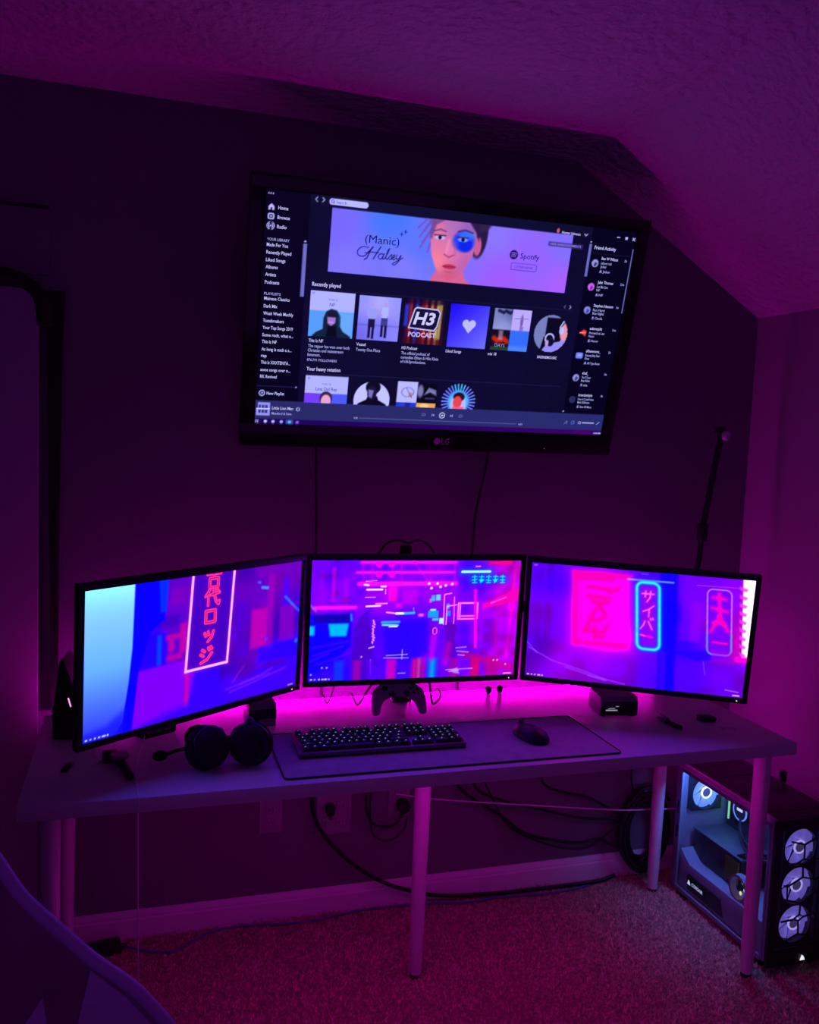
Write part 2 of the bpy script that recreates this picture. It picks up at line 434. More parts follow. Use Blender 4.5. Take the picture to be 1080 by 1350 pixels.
# ------------------------------------------------------------------ pictures on the screens
GLYPH = {
 'ko': [[(0, .22), (1, .22)], [(.5, 0), (.5, .48)], [(.18, .48), (.82, .48), (.82, 1), (.18, 1), (.18, .48)]],
 'dai': [[(.32, 0), (.0, .42)], [(.2, .25), (.2, 1)], [(.35, .38), (1, .28)], [(.58, .02), (.62, .4), (.78, .82), (.95, 1), (1, .8)], [(.76, .04), (.9, .15)]],
 'ro': [[(.08, .08), (.92, .08), (.92, .92), (.08, .92), (.08, .08)]],
 'tsu': [[(.1, .3), (.22, .55)], [(.42, .22), (.52, .48)], [(.92, .22), (.8, .65), (.42, .98)]],
 'ji': [[(.15, .1), (.36, .24)], [(.03, .4), (.25, .54)], [(.08, .98), (.55, .82), (.92, .4)], [(.62, .02), (.72, .18)], [(.82, -.04), (.92, .12)]],
 'sa': [[(0, .3), (1, .3)], [(.3, .05), (.3, .6)], [(.7, .05), (.7, .6), (.45, 1)]],
 'i': [[(.9, 0), (.5, .35), (.05, .55)], [(.55, .35), (.55, 1)]],
 'ba': [[(.35, .25), (.25, .6), (.02, .95)], [(.6, .25), (.8, .6), (.98, .95)], [(.76, 0), (.84, .15)], [(.93, -.06), (1.0, .08)]],
}
def glyph_d(c, key, x, y, w, h, skew=0.0):
    d = None
    for st in GLYPH[key]:
        q = c.pl([(x + (a + skew * (1 - b)) * w, y + b * h) for a, b in st], 0)
        d = q if d is None else np.minimum(d, q)
    return d

def paint_left():
    c = Canvas(320, 180, 321, 181)
    c.A[:] = c.grad([(120, 30, (70, 0, 220)), (300, 20, (95, 0, 205)), (240, 90, (105, 0, 205)), (300, 120, (55, 0, 240)), (160, 160, (60, 0, 235)), (300, 170, (75, 0, 215)), (220, 40, (85, 0, 200)), (90, 60, (45, 0, 245))])
    n = c.noise((14, 8), 3); c.A[..., 2] *= (.82 + .22 * n); c.A[..., 0] *= (.7 + .6 * c.noise((10, 7), 4))
    # wall block, dark openings, pink bits
    c.put(c.poly([(100, 0), (142, 0), (138, 120), (100, 108)]), (110, 0, 205), .7, 8)
    c.put(c.rect(112, 12, 132, 34), (140, 0, 190), .5, 6)
    c.put(c.rect(68, 45, 125, 60), (60, 0, 200), .7, 5)
    c.put(c.rect(70, 66, 108, 110), (30, 0, 245), .8, 5)
    c.put(c.rect(94, 68, 100.5, 106), (0, 70, 255), .9, 3)
    for x0, y0, x1, y1 in ((106, 70, 128, 76), (108, 96, 130, 103), (126, 58, 136, 96), (110, 76, 118, 92)):
        c.put(c.rect(x0, y0, x1, y1), (225, 0, 165), .75, 5)
    c.put(c.poly([(64, 108), (140, 106), (150, 128), (140, 170), (62, 180)]), (133, 0, 222), .95, 5)
    c.put(c.rect(135.5, 126, 141, 168), (215, 0, 190), .9, 3)
    c.put(c.rect(150, 126, 190, 172), (45, 0, 240), .6, 10)
    c.put(c.poly([(60, 180), (110, 168), (190, 158), (320, 140), (320, 180)]), (62, 0, 235), .65, 12)
    # right street
    for x0, y0, x1, y1, col, a in ((236, 58, 264, 112, (205, 0, 190), .85), (262, 12, 274, 120, (175, 0, 205), .6), (285, 60, 312, 110, (150, 0, 200), .7), (240, 0, 300, 14, (130, 0, 200), .5),
                                   (208, 40, 232, 120, (75, 0, 225), .5), (250, 112, 320, 134, (35, 0, 250), .7), (288, 20, 300, 60, (70, 0, 235), .6), (205, 20, 250, 45, (110, 0, 200), .6)):
        c.put(c.rect(x0, y0, x1, y1), col, a, 7)
    c.put(c.seg(252, 29, 262, 31, 3.2), (60, 190, 255), 1, 2); c.put(c.seg(245, 21, 249, 22, 2), (60, 150, 255), 1, 2)
    c.put(c.seg(293, 47, 307, 60, 2.4), (40, 160, 255), 1, 2); c.put(c.seg(307, 60, 319, 71, 2), (40, 150, 255), 1, 2)
    c.put(c.circ(317, 114, 3), (30, 120, 255), 1, 3); c.put(c.circ(263, 102, 2), (40, 70, 255), 1, 3)
    for a in (((198, 160), (232, 156), (272, 152)), ((205, 165), (240, 160), (300, 150)), ((222, 158), (258, 151), (276, 146)), ((210, 152), (220, 140), (228, 133))):
        c.put(c.pl(a, 1.3), (190, 60, 240), .6, 2.5)
    c.soft(2)
    # blue beam and pale panel at the left
    c.put(c.poly([(60, -2), (106, -2), (104, 50), (84, 62), (70, 108), (62, 182), (44, 182)]), (8, 0, 255), 1, 4)
    c.put(c.poly([(95, -2), (108, -2), (106, 40), (98, 40)]), (0, 55, 245), .8, 4)
    t = np.clip(c.Y / 175, 0, 1)[..., None]
    pale = np.where(t < .55, np.array([156, 224, 255]) * (1 - t / .55) + np.array([105, 180, 255]) * (t / .55), np.array([105, 180, 255]) * (1 - (t - .55) / .45) + np.array([50, 60, 255]) * ((t - .55) / .45)) / 255.0
    d = c.poly([(-6, -6), (63, -6), (61, 77), (57, 120), (50, 166), (44, 174), (30, 190), (-6, 190)])
    c.put(d, pale, 1, 2.5)
    c.put(c.poly([(-4, 186), (-4, 172), (30, 166), (52, 152), (50, 190)]), (22, 20, 255), .75, 14)
    # sign
    S = [(143, -4), (205.5, -4), (199, 121.8), (136, 122.5)]
    c.put(c.poly(S), (78, 0, 208), .95)
    n = c.noise((30, 18), 8); 
    c.put(c.poly([(146, 0), (202, 0), (196, 118), (140, 118)]), (60, 0, 190), .5, 10)
    for dd in (c.seg(143, -4, 136, 122.5, 0), c.seg(205.5, -4, 199, 121.8, 0), c.seg(136, 122.5, 199, 121.8, 0)):
        c.glow(dd, (255, 60, 230), 2.2, .5); c.put(dd - 1.5, (255, 205, 255), 1, 1.5)
    for key, x, y, w, h in (('ko', 164, -4, 20, 22), ('dai', 162, 20, 21, 21), ('ro', 162, 47, 17, 18), ('tsu', 161, 72, 16, 17), ('ji', 157, 97, 19, 19)):
        g = glyph_d(c, key, x, y, w, h)
        c.glow(g - 1.5, (190, 0, 170), 2.0, .5); c.put(np.abs(g - 1.25) - .62, (255, 70, 120), 1, 1.0)
    # desktop icons
    for x, w in ((3, 3), (9, 2), (14.5, 2), (19.5, 2.5), (24, 5), (30.5, 2)):
        c.put(c.rect(x, 176.4, x + w, 178.6), (225, 225, 255), .9, 1)
    c.put(c.rect(306, 176.5, 315, 178), (215, 190, 255), .8, 1)
    return c

def paint_center():
    c = Canvas(320, 180, 321, 181)
    c.A[:] = c.grad([(20, 20, (110, 0, 225)), (20, 60, (140, 0, 215)), (10, 130, (25, 0, 255)), (60, 165, (40, 0, 240)), (120, 10, (130, 0, 235)), (120, 50, (175, 0, 225)), (200, 45, (165, 0, 235)), (140, 110, (45, 0, 240)), (200, 130, (110, 0, 225)), (270, 120, (150, 0, 210)), (310, 60, (215, 0, 200)), (240, 25, (75, 0, 240)), (310, 150, (190, 0, 200)), (230, 150, (120, 0, 220)), (90, 140, (90, 0, 215)), (300, 10, (190, 0, 190))])
    n = c.noise((26, 15), 21); c.A *= (.84 + .26 * n)[..., None]
    n2 = c.noise((22, 5), 5); c.A[..., 0] = np.clip(c.A[..., 0] + .16 * (n2 - .5), 0, 1); c.A[..., 2] = np.clip(c.A[..., 2] + .08, 0, 1)
    P = (255, 20, 228)
    # overhead girders
    for y, w, x0, x1 in ((3, 4.5, 72, 217), (18, 4.5, 66, 215), (35, 7, 70, 218), (70, 6, 5, 66)):
        c.put(c.seg(x0, y, x1, y, w), P, .9, 3.5)
    for x in (74, 88, 132, 176, 214): c.put(c.seg(x, 0, x + 2, 36, 2.2), (225, 0, 215), .7, 2.5)
    c.put(c.seg(150, 0, 176, 34, 2.2), (250, 0, 210), .8, 2.5); c.put(c.seg(196, 2, 176, 34, 2), (240, 0, 210), .6, 2.5)
    for x, y in ((98.5, 6), (117.5, 6), (99, 21), (118, 21)): c.put(c.circ(x, y, 5), (255, 0, 215), .95, 4)
    c.put(c.rect(30, 10, 35, 62), (220, 0, 205), .7, 4); c.put(c.rect(12, 15, 18, 60), (150, 0, 215), .6, 5); c.put(c.rect(48, 26, 54, 66), (190, 0, 205), .5, 5)
    c.put(c.rect(114, 40, 128, 62), (255, 0, 215), .8, 7); c.put(c.rect(136, 42, 160, 66), (215, 0, 205), .6, 9)
    # left stall
    c.put(c.poly([(-5, 80), (62, 78), (62, 128), (-5, 180)]), (10, 0, 235), .9, 5); c.put(c.rect(6, 80, 62, 92), (20, 0, 160), .7, 5)
    c.put(c.poly([(27, 94), (57, 94), (54, 113), (30, 113)]), (0, 190, 255), 1, 2.5); c.put(c.rect(-4, 97, 7, 111), (0, 200, 255), 1, 3)
    c.put(c.seg(60, 80, 61, 90, 2), (60, 190, 255), 1, 2); c.put(c.seg(-2, 64, 8, 75, 1.5), (120, 170, 255), .9, 2)
    for i, (a, b) in enumerate((((5, 130), (60, 120)), ((5, 142), (50, 128)), ((10, 156), (62, 138)), ((2, 150), (30, 138)))): c.put(c.seg(*a, *b, 1.6), (150, 20, 255), .5, 3)
    c.put(c.poly([(62, 100), (86, 70), (96, 130), (92, 180), (62, 180)]), (75, 0, 205), .8, 7)
    # dark middle
    c.put(c.poly([(110, 100), (176, 88), (180, 140), (150, 158), (112, 140)]), (40, 0, 238), .85, 10)
    c.put(c.rect(205, 95, 222, 150), (95, 0, 190), .8, 5); c.put(c.rect(126, 64, 136, 72), (240, 0, 210), .8, 3); c.put(c.rect(162, 81, 170, 85), (255, 110, 240), 1, 2)
    c.soft(2)
    W = (255, 225, 255)
    for x0, y0, x1, y1, w, col in ((82, 43.5, 105, 43.5, 2.4, W), (82, 68.6, 103, 68, 2.2, W), (96, 65, 113, 64.5, 1.8, (240, 150, 255)), (78, 36, 84, 37, 2.4, W), (103, 39, 110, 39, 2.2, W), (80, 55, 95, 55, 1.2, (230, 120, 250)),
                                   (113, 78, 128, 80, 2, (255, 170, 255)), (128, 80, 141, 80, 3.2, (230, 240, 255)), (141, 80, 155, 79.5, 3.4, (30, 200, 255)), (154, 72, 155, 80, 1, (80, 190, 255)), (107, 93, 133, 93, 3.4, (30, 170, 255)), (108, 97, 131, 98, 3, (90, 220, 255)), (118, 100, 130, 100, 1.4, W),
                                   (110, 43, 110, 50, 1.2, (230, 140, 250)), (80, 31, 96, 30, 1, (240, 150, 250))):
        c.put(c.seg(x0, y0, x1, y1, w), col, 1, 1.6)
    for i in range(9): c.put(c.seg(93.5 + .6 * math.sin(i * 2), 90 + i * 4, 95 + 1.4 * math.sin(i * 1.3), 92.5 + i * 4, 2.2), (245, 150, 255), .95, 1.6)
    c.put(c.seg(89, 132, 96, 130, 1.6), W, .9, 2); c.put(c.seg(92, 150, 93, 172, 1.6), (220, 130, 255), .8, 2)
    for x, y in ((176, 35), (189, 35), (202, 38), (212, 36), (180, 42), (194, 40)): c.put(c.circ(x, y, 1.8), W, 1, 1.6)
    for x, y, w, h, col in ((181, 53, 6, 9, (60, 190, 255)), (188, 52, 7, 9, (110, 220, 255)), (178, 58, 4, 6, (200, 120, 255)), (177, 77, 16, 10, (20, 170, 255)), (180, 74, 9, 3, (130, 240, 255)), (184, 88, 10, 4, (60, 210, 255)), (195, 88, 7, 9, (170, 240, 255)), (205, 66, 5, 8, (60, 170, 255)), (207, 77, 5, 8, (30, 150, 255))):
        c.put(c.rect(x, y, x + w, y + h, 1), col, .95, 2)
    c.put(c.pl([(202, 98), (201, 52), (212, 50)], 1.4), (255, 140, 240), 1, 1.2); c.put(c.pl([(206, 98), (206, 70), (222, 68)], 1.4), (255, 160, 240), 1, 1.2); c.put(c.seg(217, 56, 218, 97, 1.2), (255, 120, 230), 1, 1.2)
    c.put(np.abs(c.rect(186, 103, 192, 113, 3)) - .6, (255, 90, 240), 1, 1.4)
    for d in (np.abs(c.rect(224, 65.5, 254.5, 90)) - .8, c.seg(224, 85.5, 254.5, 85.5, 1.2), c.seg(227, 66, 227, 88, .8)): c.glow(d, (255, 0, 220), 1.4, .5); c.put(d, (255, 165, 245), 1, 1.2)
    c.glow(c.seg(227, 17.3, 271, 17, 3), (0, 120, 255), 4, .6); c.put(c.seg(227, 17.3, 271, 17, 3.6), (190, 240, 255), 1, 1.6); c.put(c.seg(248, 9, 255, 9, 1.8), (255, 130, 220), .9, 2)
    c.glow(c.seg(244, 28.7, 295, 28.7, 5), (0, 90, 255), 4, .7)
    for i in range(5):
        x = 247 + i * 11.2
        for k, dd in enumerate((c.seg(x - 3.6, 25, x + 3.6, 25, 1.6), c.seg(x, 23, x - (1.5 if i % 2 else 0), 34, 1.6), c.seg(x - 3.6, 30, x + 3.6, 30 + (i % 3) - 1, 1.6), c.circ(x, 31, 2.6) if i % 2 else c.seg(x - 3, 34, x + 3.4, 34, 1.6))): c.put(dd, (0, 225, 255), .95, 1.4)
    # right side
    c.put(c.seg(249.5, 46, 255, 134, 4.5), (255, 0, 215), .9, 4); c.put(c.seg(285, 40, 288, 140, 4), (205, 0, 200), .6, 5); c.put(c.seg(312, 10, 306, 150, 8), (255, 0, 215), .5, 10); c.put(c.rect(266, 90, 280, 140), (110, 0, 210), .6, 6); c.put(c.rect(230, 100, 244, 132), (75, 0, 225), .6, 6)
    c.put(c.poly([(262, 66), (318, 44), (318, 62), (262, 76)]), (250, 0, 190), .7, 7); c.put(c.seg(276, 66, 300, 57, 1.8), (255, 90, 235), .9, 2); c.put(c.rect(268, 0, 306, 7), (255, 0, 140), .7, 6)
    # wet ground
    for x, w, col in ((92, 10, (90, 0, 220)), (124, 14, (230, 0, 190)), (146, 9, (60, 0, 240)), (160, 7, (255, 0, 120)), (167, 4, (255, 90, 110)), (174, 5, (210, 0, 170)), (188, 16, (10, 90, 255)), (188, 6, (0, 190, 255)), (206, 10, (110, 0, 225)), (222, 16, (170, 0, 190)), (256, 14, (230, 0, 110)), (284, 20, (190, 0, 160)), (72, 12, (170, 0, 180)), (45, 14, (15, 60, 235))):
        c.put(c.rect(x - w / 2, 150, x + w / 2, 182), col, .8, 8)
    c.put(c.seg(188, 118, 186, 150, 8), (215, 0, 205), .7, 8); c.put(c.seg(212, 130, 208, 158, 10), (230, 0, 200), .5, 9); c.put(c.seg(235, 145, 315, 168, 10), (205, 0, 140), .6, 10)
    for a, b, x, y in ((112, 147.5, 150, 148.5), (116, 144, 148, 143), (140, 136, 140, 150), (210, 169, 252, 168), (215, 172, 230, 170), (226, 140, 244, 142), (224, 135, 240, 134), (135, 172, 146, 172), (228, 146, 238, 147)):
        c.put(c.seg(a, b, x, y, 1.3), (225, 190, 255), .8, 1.8)
    c.put(c.poly([(216, 170), (228, 166), (232, 176), (222, 174)]), (205, 180, 255), .7, 3)
    for x, y in ((20, 160), (27, 160), (286, 156), (292, 156), (306, 163), (4, 170), (78, 145)): c.put(c.circ(x, y, 1.2), (230, 220, 255), .9, 1.4)
    for x, w in ((3, 3), (9, 2), (15, 2.5), (20, 3), (24, 4), (30, 2)): c.put(c.rect(x, 176.4, x + w, 178.6), (235, 220, 255), .9, 1)
    c.put(c.rect(303, 176.8, 316, 178.2), (255, 220, 255), .8, 1)
    return c

def paint_right():
    c = Canvas(320, 180, 321, 181)
    c.A[:] = c.grad([(10, 10, (90, 0, 225)), (30, 70, (120, 0, 215)), (40, 30, (70, 0, 245)), (10, 130, (90, 0, 210)), (100, 60, (240, 0, 205)), (130, 110, (235, 0, 215)), (60, 150, (150, 0, 215)), (140, 150, (130, 0, 222)), (205, 60, (25, 0, 255)), (225, 110, (50, 0, 250)), (240, 40, (115, 0, 225)), (275, 60, (165, 0, 215)), (240, 150, (85, 0, 232)), (300, 150, (110, 0, 220)), (310, 100, (200, 0, 205)), (190, 150, (95, 0, 235)), (170, 10, (75, 0, 235)), (205, 170, (70, 0, 240))])
    n = c.noise((12, 7), 31); c.A *= (.90 + .16 * n)[..., None]
    for x, w in ((18, 6), (34, 8), (46, 6)): c.put(c.rect(x, 0, x + w, 120), (105, 0, 235), .4, 6)
    # blurred red sign
    d = c.poly([(60, 8), (146, 8), (150, 122), (68, 122)])
    c.addl(d, (120, 0, 60), 10, .5); c.put(d, (255, 0, 232), .85, 14)
    c.put(c.poly([(72, 18), (140, 18), (144, 112), (77, 112)]), (238, 0, 228), .8, 9)
    for a in (((64, 10), (142, 10)), ((64, 10), (71, 118)), ((71, 118), (146, 118)), ((68, 16), (118, 16))): c.put(c.seg(*a[0], *a[1], 7), (255, 0, 165), .7, 9)
    c.put(c.seg(74, 22, 80, 110, 4), (190, 0, 200), .6, 5)
    R = (255, 0, 140)
    for pts in (((84, 44), (118, 46)), ((90, 52), (116, 53)), ((104, 56), (92, 76), (86, 100)), ((104, 58), (114, 72), (100, 84), (94, 78)), ((84, 98), (112, 100), (118, 88)), ((98, 92), (100, 108), (114, 106)), ((116, 36), (130, 30)), ((84, 30), (116, 32))):
        c.put(c.pl(pts, 4.2), R, .7, 5)
    c.put(c.poly([(118, 40), (138, 40), (142, 100), (122, 100)]), (225, 0, 220), .6, 9)
    c.soft(4)
    # blue wall and lamp sign
    c.put(c.poly([(186, -2), (212, -2), (222, 182), (198, 182)]), (10, 0, 255), .9, 7); c.put(c.poly([(196, 120), (205, 120), (209, 182), (200, 182)]), (80, 0, 240), .6, 4)
    c.put(c.seg(141, 13.5, 207, 13.2, 1.6), (150, 235, 255), 1, 1.4); c.put(c.seg(160, 4, 170, 3.6, 1), (120, 140, 255), .8, 1.6)
    def skew_rr(x0, y0, x1, y1, r, k):
        X = c.X; c.X = X - k * (c.Y - y0); dd = c.rect(x0, y0, x1, y1, r); c.X = X; return dd
    rr = skew_rr(154.5, 16.5, 187, 119, 9, .087)
    c.put(rr, (120, 0, 225), .95, 1.5); c.put(rr + 7, (165, 0, 215), .5, 6)
    c.glow(np.abs(rr) - 1, (0, 110, 255), 3.0, .75); c.put(np.abs(rr) - 2.1, (40, 225, 255), 1, 1.6)
    for key, x, y in (('sa', 163, 28), ('i', 166, 51), ('ba', 165, 71)):
        g = glyph_d(c, key, x, y, 18, 18); c.glow(g, (255, 0, 200), 2.0, .5); c.put(g - .8, (255, 130, 225), 1, 1.2)
    c.put(c.seg(167, 97, 184, 100, 2.6), (255, 0, 215), 1, 2.5); c.put(c.seg(166, 97, 173, 99, 1.2), (255, 140, 230), .9, 1.5)
    # far sign
    c.put(c.rect(222, 0, 250, 100), (125, 0, 222), .5, 8); c.put(c.rect(236, 40, 252, 100), (160, 0, 215), .5, 8)
    c.put(c.poly([(205, 118), (264, 112), (300, 122), (250, 130)]), (30, 0, 245), .75, 7)
    r2 = skew_rr(255, 18, 289, 117, 8, .09)
    c.put(r2, (120, 0, 225), .85, 2)
    for pts in (((264, 30), (282, 32)), ((272, 24), (276, 60)), ((264, 46), (286, 50)), ((276, 58), (266, 82)), ((276, 58), (290, 80)), ((268, 68), (284, 70))): c.put(c.pl(pts, 6), (255, 0, 205), .75, 5)
    c.soft(1)
    c.put(c.seg(270, 98, 290, 99, 3), (250, 0, 190), .9, 3)
    c.put(np.abs(r2) - .9, (215, 120, 255), .95, 1.3); c.put(np.maximum(np.abs(r2) - 1.0, 84 - c.Y), (90, 150, 255), .9, 1.4)
    c.put(c.seg(240, 14, 312, 13, 1), (230, 90, 230), .6, 1.5)
    c.put(c.rect(302, 0, 309, 122), (215, 0, 205), .7, 5)
    # bright shutter
    c.put(c.poly([(303, -2), (322, -2), (322, 118), (313, 118)]), (245, 240, 255), 1, 2)
    for i in range(9):
        y = 10 + i * 12.4; c.put(c.poly([(299 + i * 1.2, y), (311 + i * .8, y + 4), (309 + i * .9, y + 8), (300 + i * 1.2, y + 6)]), (225, 60, 235), .85, 3)
    c.put(c.rect(303, 117, 322, 126), (255, 0, 215), .8, 6); c.put(c.rect(270, 112, 304, 128), (190, 0, 210), .5, 7)
    # streaks
    for pts in (((3, 134), (40, 152), (90, 164), (122, 174)), ((0, 126), (16, 142)), ((60, 160), (100, 170), (150, 178)), ((95, 170), (122, 176))): c.put(c.pl(pts, 1.4), (185, 100, 245), .55, 2.5)
    c.put(c.seg(260, 130, 264, 150, 1.2), (180, 110, 255), .5, 2); c.put(c.seg(295, 170, 314, 172, 1.2), (210, 130, 255), .8, 1.5)
    for x, w in ((3, 3), (9, 2), (14, 2), (19, 4), (25, 2)): c.put(c.rect(x, 176.4, x + w, 178.6), (230, 215, 255), .9, 1)
    c.put(c.rect(306, 176.6, 316, 178.2), (255, 230, 255), .8, 1); c.put(c.rect(3, 3, 8, 4.2), (220, 190, 255), .7, 1)
    return c

def paint_tv():
    c = Canvas(480, 270, 521, 293)
    c.A[:] = np.array((11, 10, 46)) / 255.0
    n = c.noise((20, 10), 2); c.A *= (.9 + .2 * n)[..., None]
    c.put(c.rect(-5, -5, 51, 241), (4, 3, 30)); c.put(c.rect(416.5, -5, 485, 242), (4, 3, 30))
    c.put(c.rect(51, -5, 416, 11), (15, 14, 50), .8)
    TX = (190, 190, 255); DIM = (120, 120, 200)
    # bottom bar and task bar
    g = np.clip(c.X / 480, 0, 1)[..., None]
    c.put(c.rect(-5, 241.4, 485, 264.2), (np.array((42, 42, 104)) * (1 - g) + np.array((40, 44, 112)) * g) / 255.0)
    c.put(c.rect(-5, 264.2, 485, 275), (np.array((28, 4, 92)) * (1 - g) + np.array((58, 2, 104)) * g) / 255.0)
    # banner
    b = c.rect(77.2, 12, 390, 84)
    G = c.grad([(85, 30, (122, 105, 255)), (150, 18, (70, 120, 255)), (190, 40, (92, 118, 255)), (100, 75, (130, 118, 255)), (170, 75, (126, 122, 255)), (280, 20, (140, 118, 255)), (300, 75, (160, 92, 250)), (380, 20, (128, 112, 255)), (385, 80, (172, 96, 255)), (340, 45, (150, 100, 255)), (215, 20, (100, 120, 255))])
    A0 = c.A.copy(); c.put(b, G)
    # generic portrait on the banner
    c.put(c.ell(262, 22, 12, 30), (38, 26, 70), 1, 3); c.put(c.ell(256, 8, 22, 14), (52, 34, 74), 1, 4)
    for x0, y0, x1, y1 in ((202, 10, 192, 26), (198, 14, 186, 34), (205, 16, 190, 40), (200, 24, 188, 46), (206, 12, 198, 50), (196, 10, 183, 24)):
        c.put(c.seg(x0, y0, x1, y1, 2.4), (120, 80, 190), .9, 2)
    c.put(c.poly([(204, 86), (206, 80), (214, 66), (246, 66), (250, 78), (262, 86)]), (214, 100, 150), 1, 3)
    c.put(c.ell(262, 38, 5, 11), (205, 90, 150), 1, 2)
    f = c.poly([(201, 8), (200, 34), (203, 52), (209, 66), (218, 77), (228, 81), (238, 78), (249, 66), (257, 50), (260, 32), (259, 8)])
    sk = c.grad([(205, 20, (222, 120, 170)), (228, 12, (176, 110, 190)), (230, 45, (226, 120, 180)), (212, 60, (236, 130, 160)), (250, 60, (190, 100, 180)), (228, 78, (210, 90, 130)), (246, 20, (150, 96, 190))])
    c.put(f, sk, 1, 2.5)
    c.put(c.poly([(200, 8), (222, 8), (206, 18), (202, 34), (199, 34)]), (98, 60, 140), .8, 4); c.put(c.poly([(246, 8), (262, 8), (263, 32), (258, 22)]), (44, 28, 74), 1, 3)
    c.put(c.ell(243, 34, 14, 12), (20, 60, 240), .95, 6); c.put(c.ell(246, 38, 9, 8), (10, 30, 225), .8, 4); c.put(c.ell(246, 27, 10, 5), (60, 130, 255), .7, 4)
    for x in (212, 242): c.put(c.ell(x, 32, 6.5, 2.6), (200, 190, 250) if x < 220 else (130, 160, 255), .9, 1.6); c.put(c.circ(x, 32, 2.3), (14, 14, 50), 1, 1.2); c.put(c.seg(x - 7, 29.6, x + 7, 29.4, 1.4), (50, 24, 70), .9, 1.5)
    c.put(c.pl([(204, 25), (212, 22.5), (219, 24.5)], 1.6), (90, 50, 100), .8, 2); c.put(c.pl([(235, 23), (244, 20.5), (254, 23)], 1.8), (40, 30, 90), .8, 2)
    c.put(c.seg(224, 34, 222, 50, 3), (235, 150, 190), .6, 4); c.put(c.pl([(220, 51), (226, 54), (232, 51)], 1.6), (150, 50, 100), .8, 2); c.put(c.seg(232, 36, 234, 50, 3), (180, 90, 150), .5, 4)
    c.put(c.ell(228, 65, 8.5, 2.8), (190, 50, 95), 1, 1.6); c.put(c.seg(220, 65, 236, 65, .9), (110, 20, 60), .8, 1.2); c.put(c.ell(228, 71.5, 6, 1.3), (180, 80, 120), .5, 2)
    c.A = np.where((b <= 0)[..., None], c.A, A0)          # nothing beyond the banner's edge
    # mark and button on the banner
    c.put(c.circ(312, 43, 5.6), (22, 16, 62))
    for i, (dy, w) in enumerate(((-2.2, 3.6), (0, 3.0), (2.0, 2.4))): c.put(c.pl([(312 - w, 43 + dy + .4), (312, 43 + dy - .5), (312 + w, 43 + dy + .7)], .95), (150, 105, 255), 1, .9)
    c.put(np.abs(c.rect(310, 53, 345.2, 61, 1.5)) - .35, (70, 45, 150), .9)
    c.put(c.rect(357, 22.2, 406, 28, 1), (60, 48, 120), .75)
    for a in ((168, 30), (163.5, 33)): c.put(c.seg(a[0] - 2, a[1], a[0] + 2, a[1], .7), (16, 12, 60)); c.put(c.seg(a[0], a[1] - 2.2, a[0], a[1] + 2.2, .7), (16, 12, 60))
    # hand-drawn script word on the banner
    def script(pts, w=1.0): c.put(c.pl([tuple(p[:2]) for p in catmull([(x, y, 0) for x, y in pts], 5)], w), (18, 12, 66), 1, .9)
    script([(124, 52), (116, 52), (111, 57), (113, 62), (120, 62), (126, 55), (130, 51)], 1.1)
    script([(129, 51), (126, 57), (123, 64), (120, 66)], 1.3); script([(139, 50), (135, 57), (131, 64.5)], 1.3); script([(120, 58.5), (128, 57), (137, 57)], .9)
    script([(143, 58), (139, 58), (137, 62), (140, 64), (143, 60), (144, 57.5), (142.5, 63.5), (145, 63)], 1.0)
    script([(145, 63), (149, 55), (150, 51), (148, 54), (146.5, 62), (148.5, 63.5)], 1.0)
    script([(148.5, 63.5), (153, 57.5), (153.5, 60), (153, 63), (150.5, 63)], 1.0)
    script([(153.5, 63), (157.5, 59.5), (156.5, 57.5), (154.8, 61), (156.5, 63.4), (159.5, 61)], 1.0)
    script([(160, 57.5), (159.5, 61.5), (162, 62), (165, 57.5), (163, 64), (158, 69), (155.5, 68), (160, 65), (168, 60)], 1.0)
    # search field and arrows
    c.put(c.rect(73, 2, 119.5, 9, 3.4), (186, 186, 255)); c.put(np.abs(c.circ(77, 5.3, 1.6)) - .35, (50, 50, 130)); c.put(c.seg(78, 6.4, 79.2, 7.6, .6), (50, 50, 130))
    c.put(c.pl([(59.2, 2.4), (56.8, 4.8), (59.2, 7.2)], .8), TX); c.put(c.pl([(65, 2.4), (67.4, 4.8), (65, 7.2)], .8), TX)
    for x in (3.2, 5.7, 8.2): c.put(c.circ(x, 4.2, .75), TX)
    # side bar icons
    c.put(c.poly([(3.6, 18), (6.9, 15), (10.2, 18), (10.2, 22), (8, 22), (8, 19), (5.8, 19), (5.8, 22), (3.6, 22)]), (200, 185, 255))
    c.put(np.abs(c.rect(4, 26, 9.8, 31.5, 1.4)) - .7, TX); c.put(c.circ(6.9, 28.8, 1.1), TX)
    c.put(c.circ(7, 39, 1), TX)
    for r in (2.4, 4.0):
        d = np.abs(c.circ(7, 39, r)) - .5; c.put(np.maximum(d, 1.2 - np.abs(c.X - 7)), TX)
    c.put(c.poly([(46.4, 53), (48, 51.4), (49.6, 53)]), TX); c.put(c.rect(46, 54.8, 50.4, 115), (112, 108, 200))
    c.put(c.rect(-2, 223.6, 50, 224.3), (40, 38, 90)); c.put(c.poly([(47, 223), (49.6, 223), (48.3, 225)]), TX)
    c.put(np.abs(c.circ(7.2, 232.4, 3.2)) - .55, TX); c.put(c.seg(5.8, 232.4, 8.6, 232.4, .8), TX); c.put(c.seg(7.2, 231, 7.2, 233.8, .8), TX)
    # now playing cover
    c.put(c.rect(1.4, 244, 17.8, 260), (150, 150, 238))
    for x in (4, 8, 12): c.put(c.rect(x, 247, x + 3, 251), (60, 56, 130)); c.put(c.rect(x, 253, x + 3, 257), (46, 44, 120))
    c.put(c.rect(1.4, 244, 3, 252), (40, 40, 100)); c.put(c.rect(1.4, 251, 17.8, 252.4), (205, 205, 255))
    c.put(np.abs(c.circ(52.5, 251, 1.9)) - .45, TX)
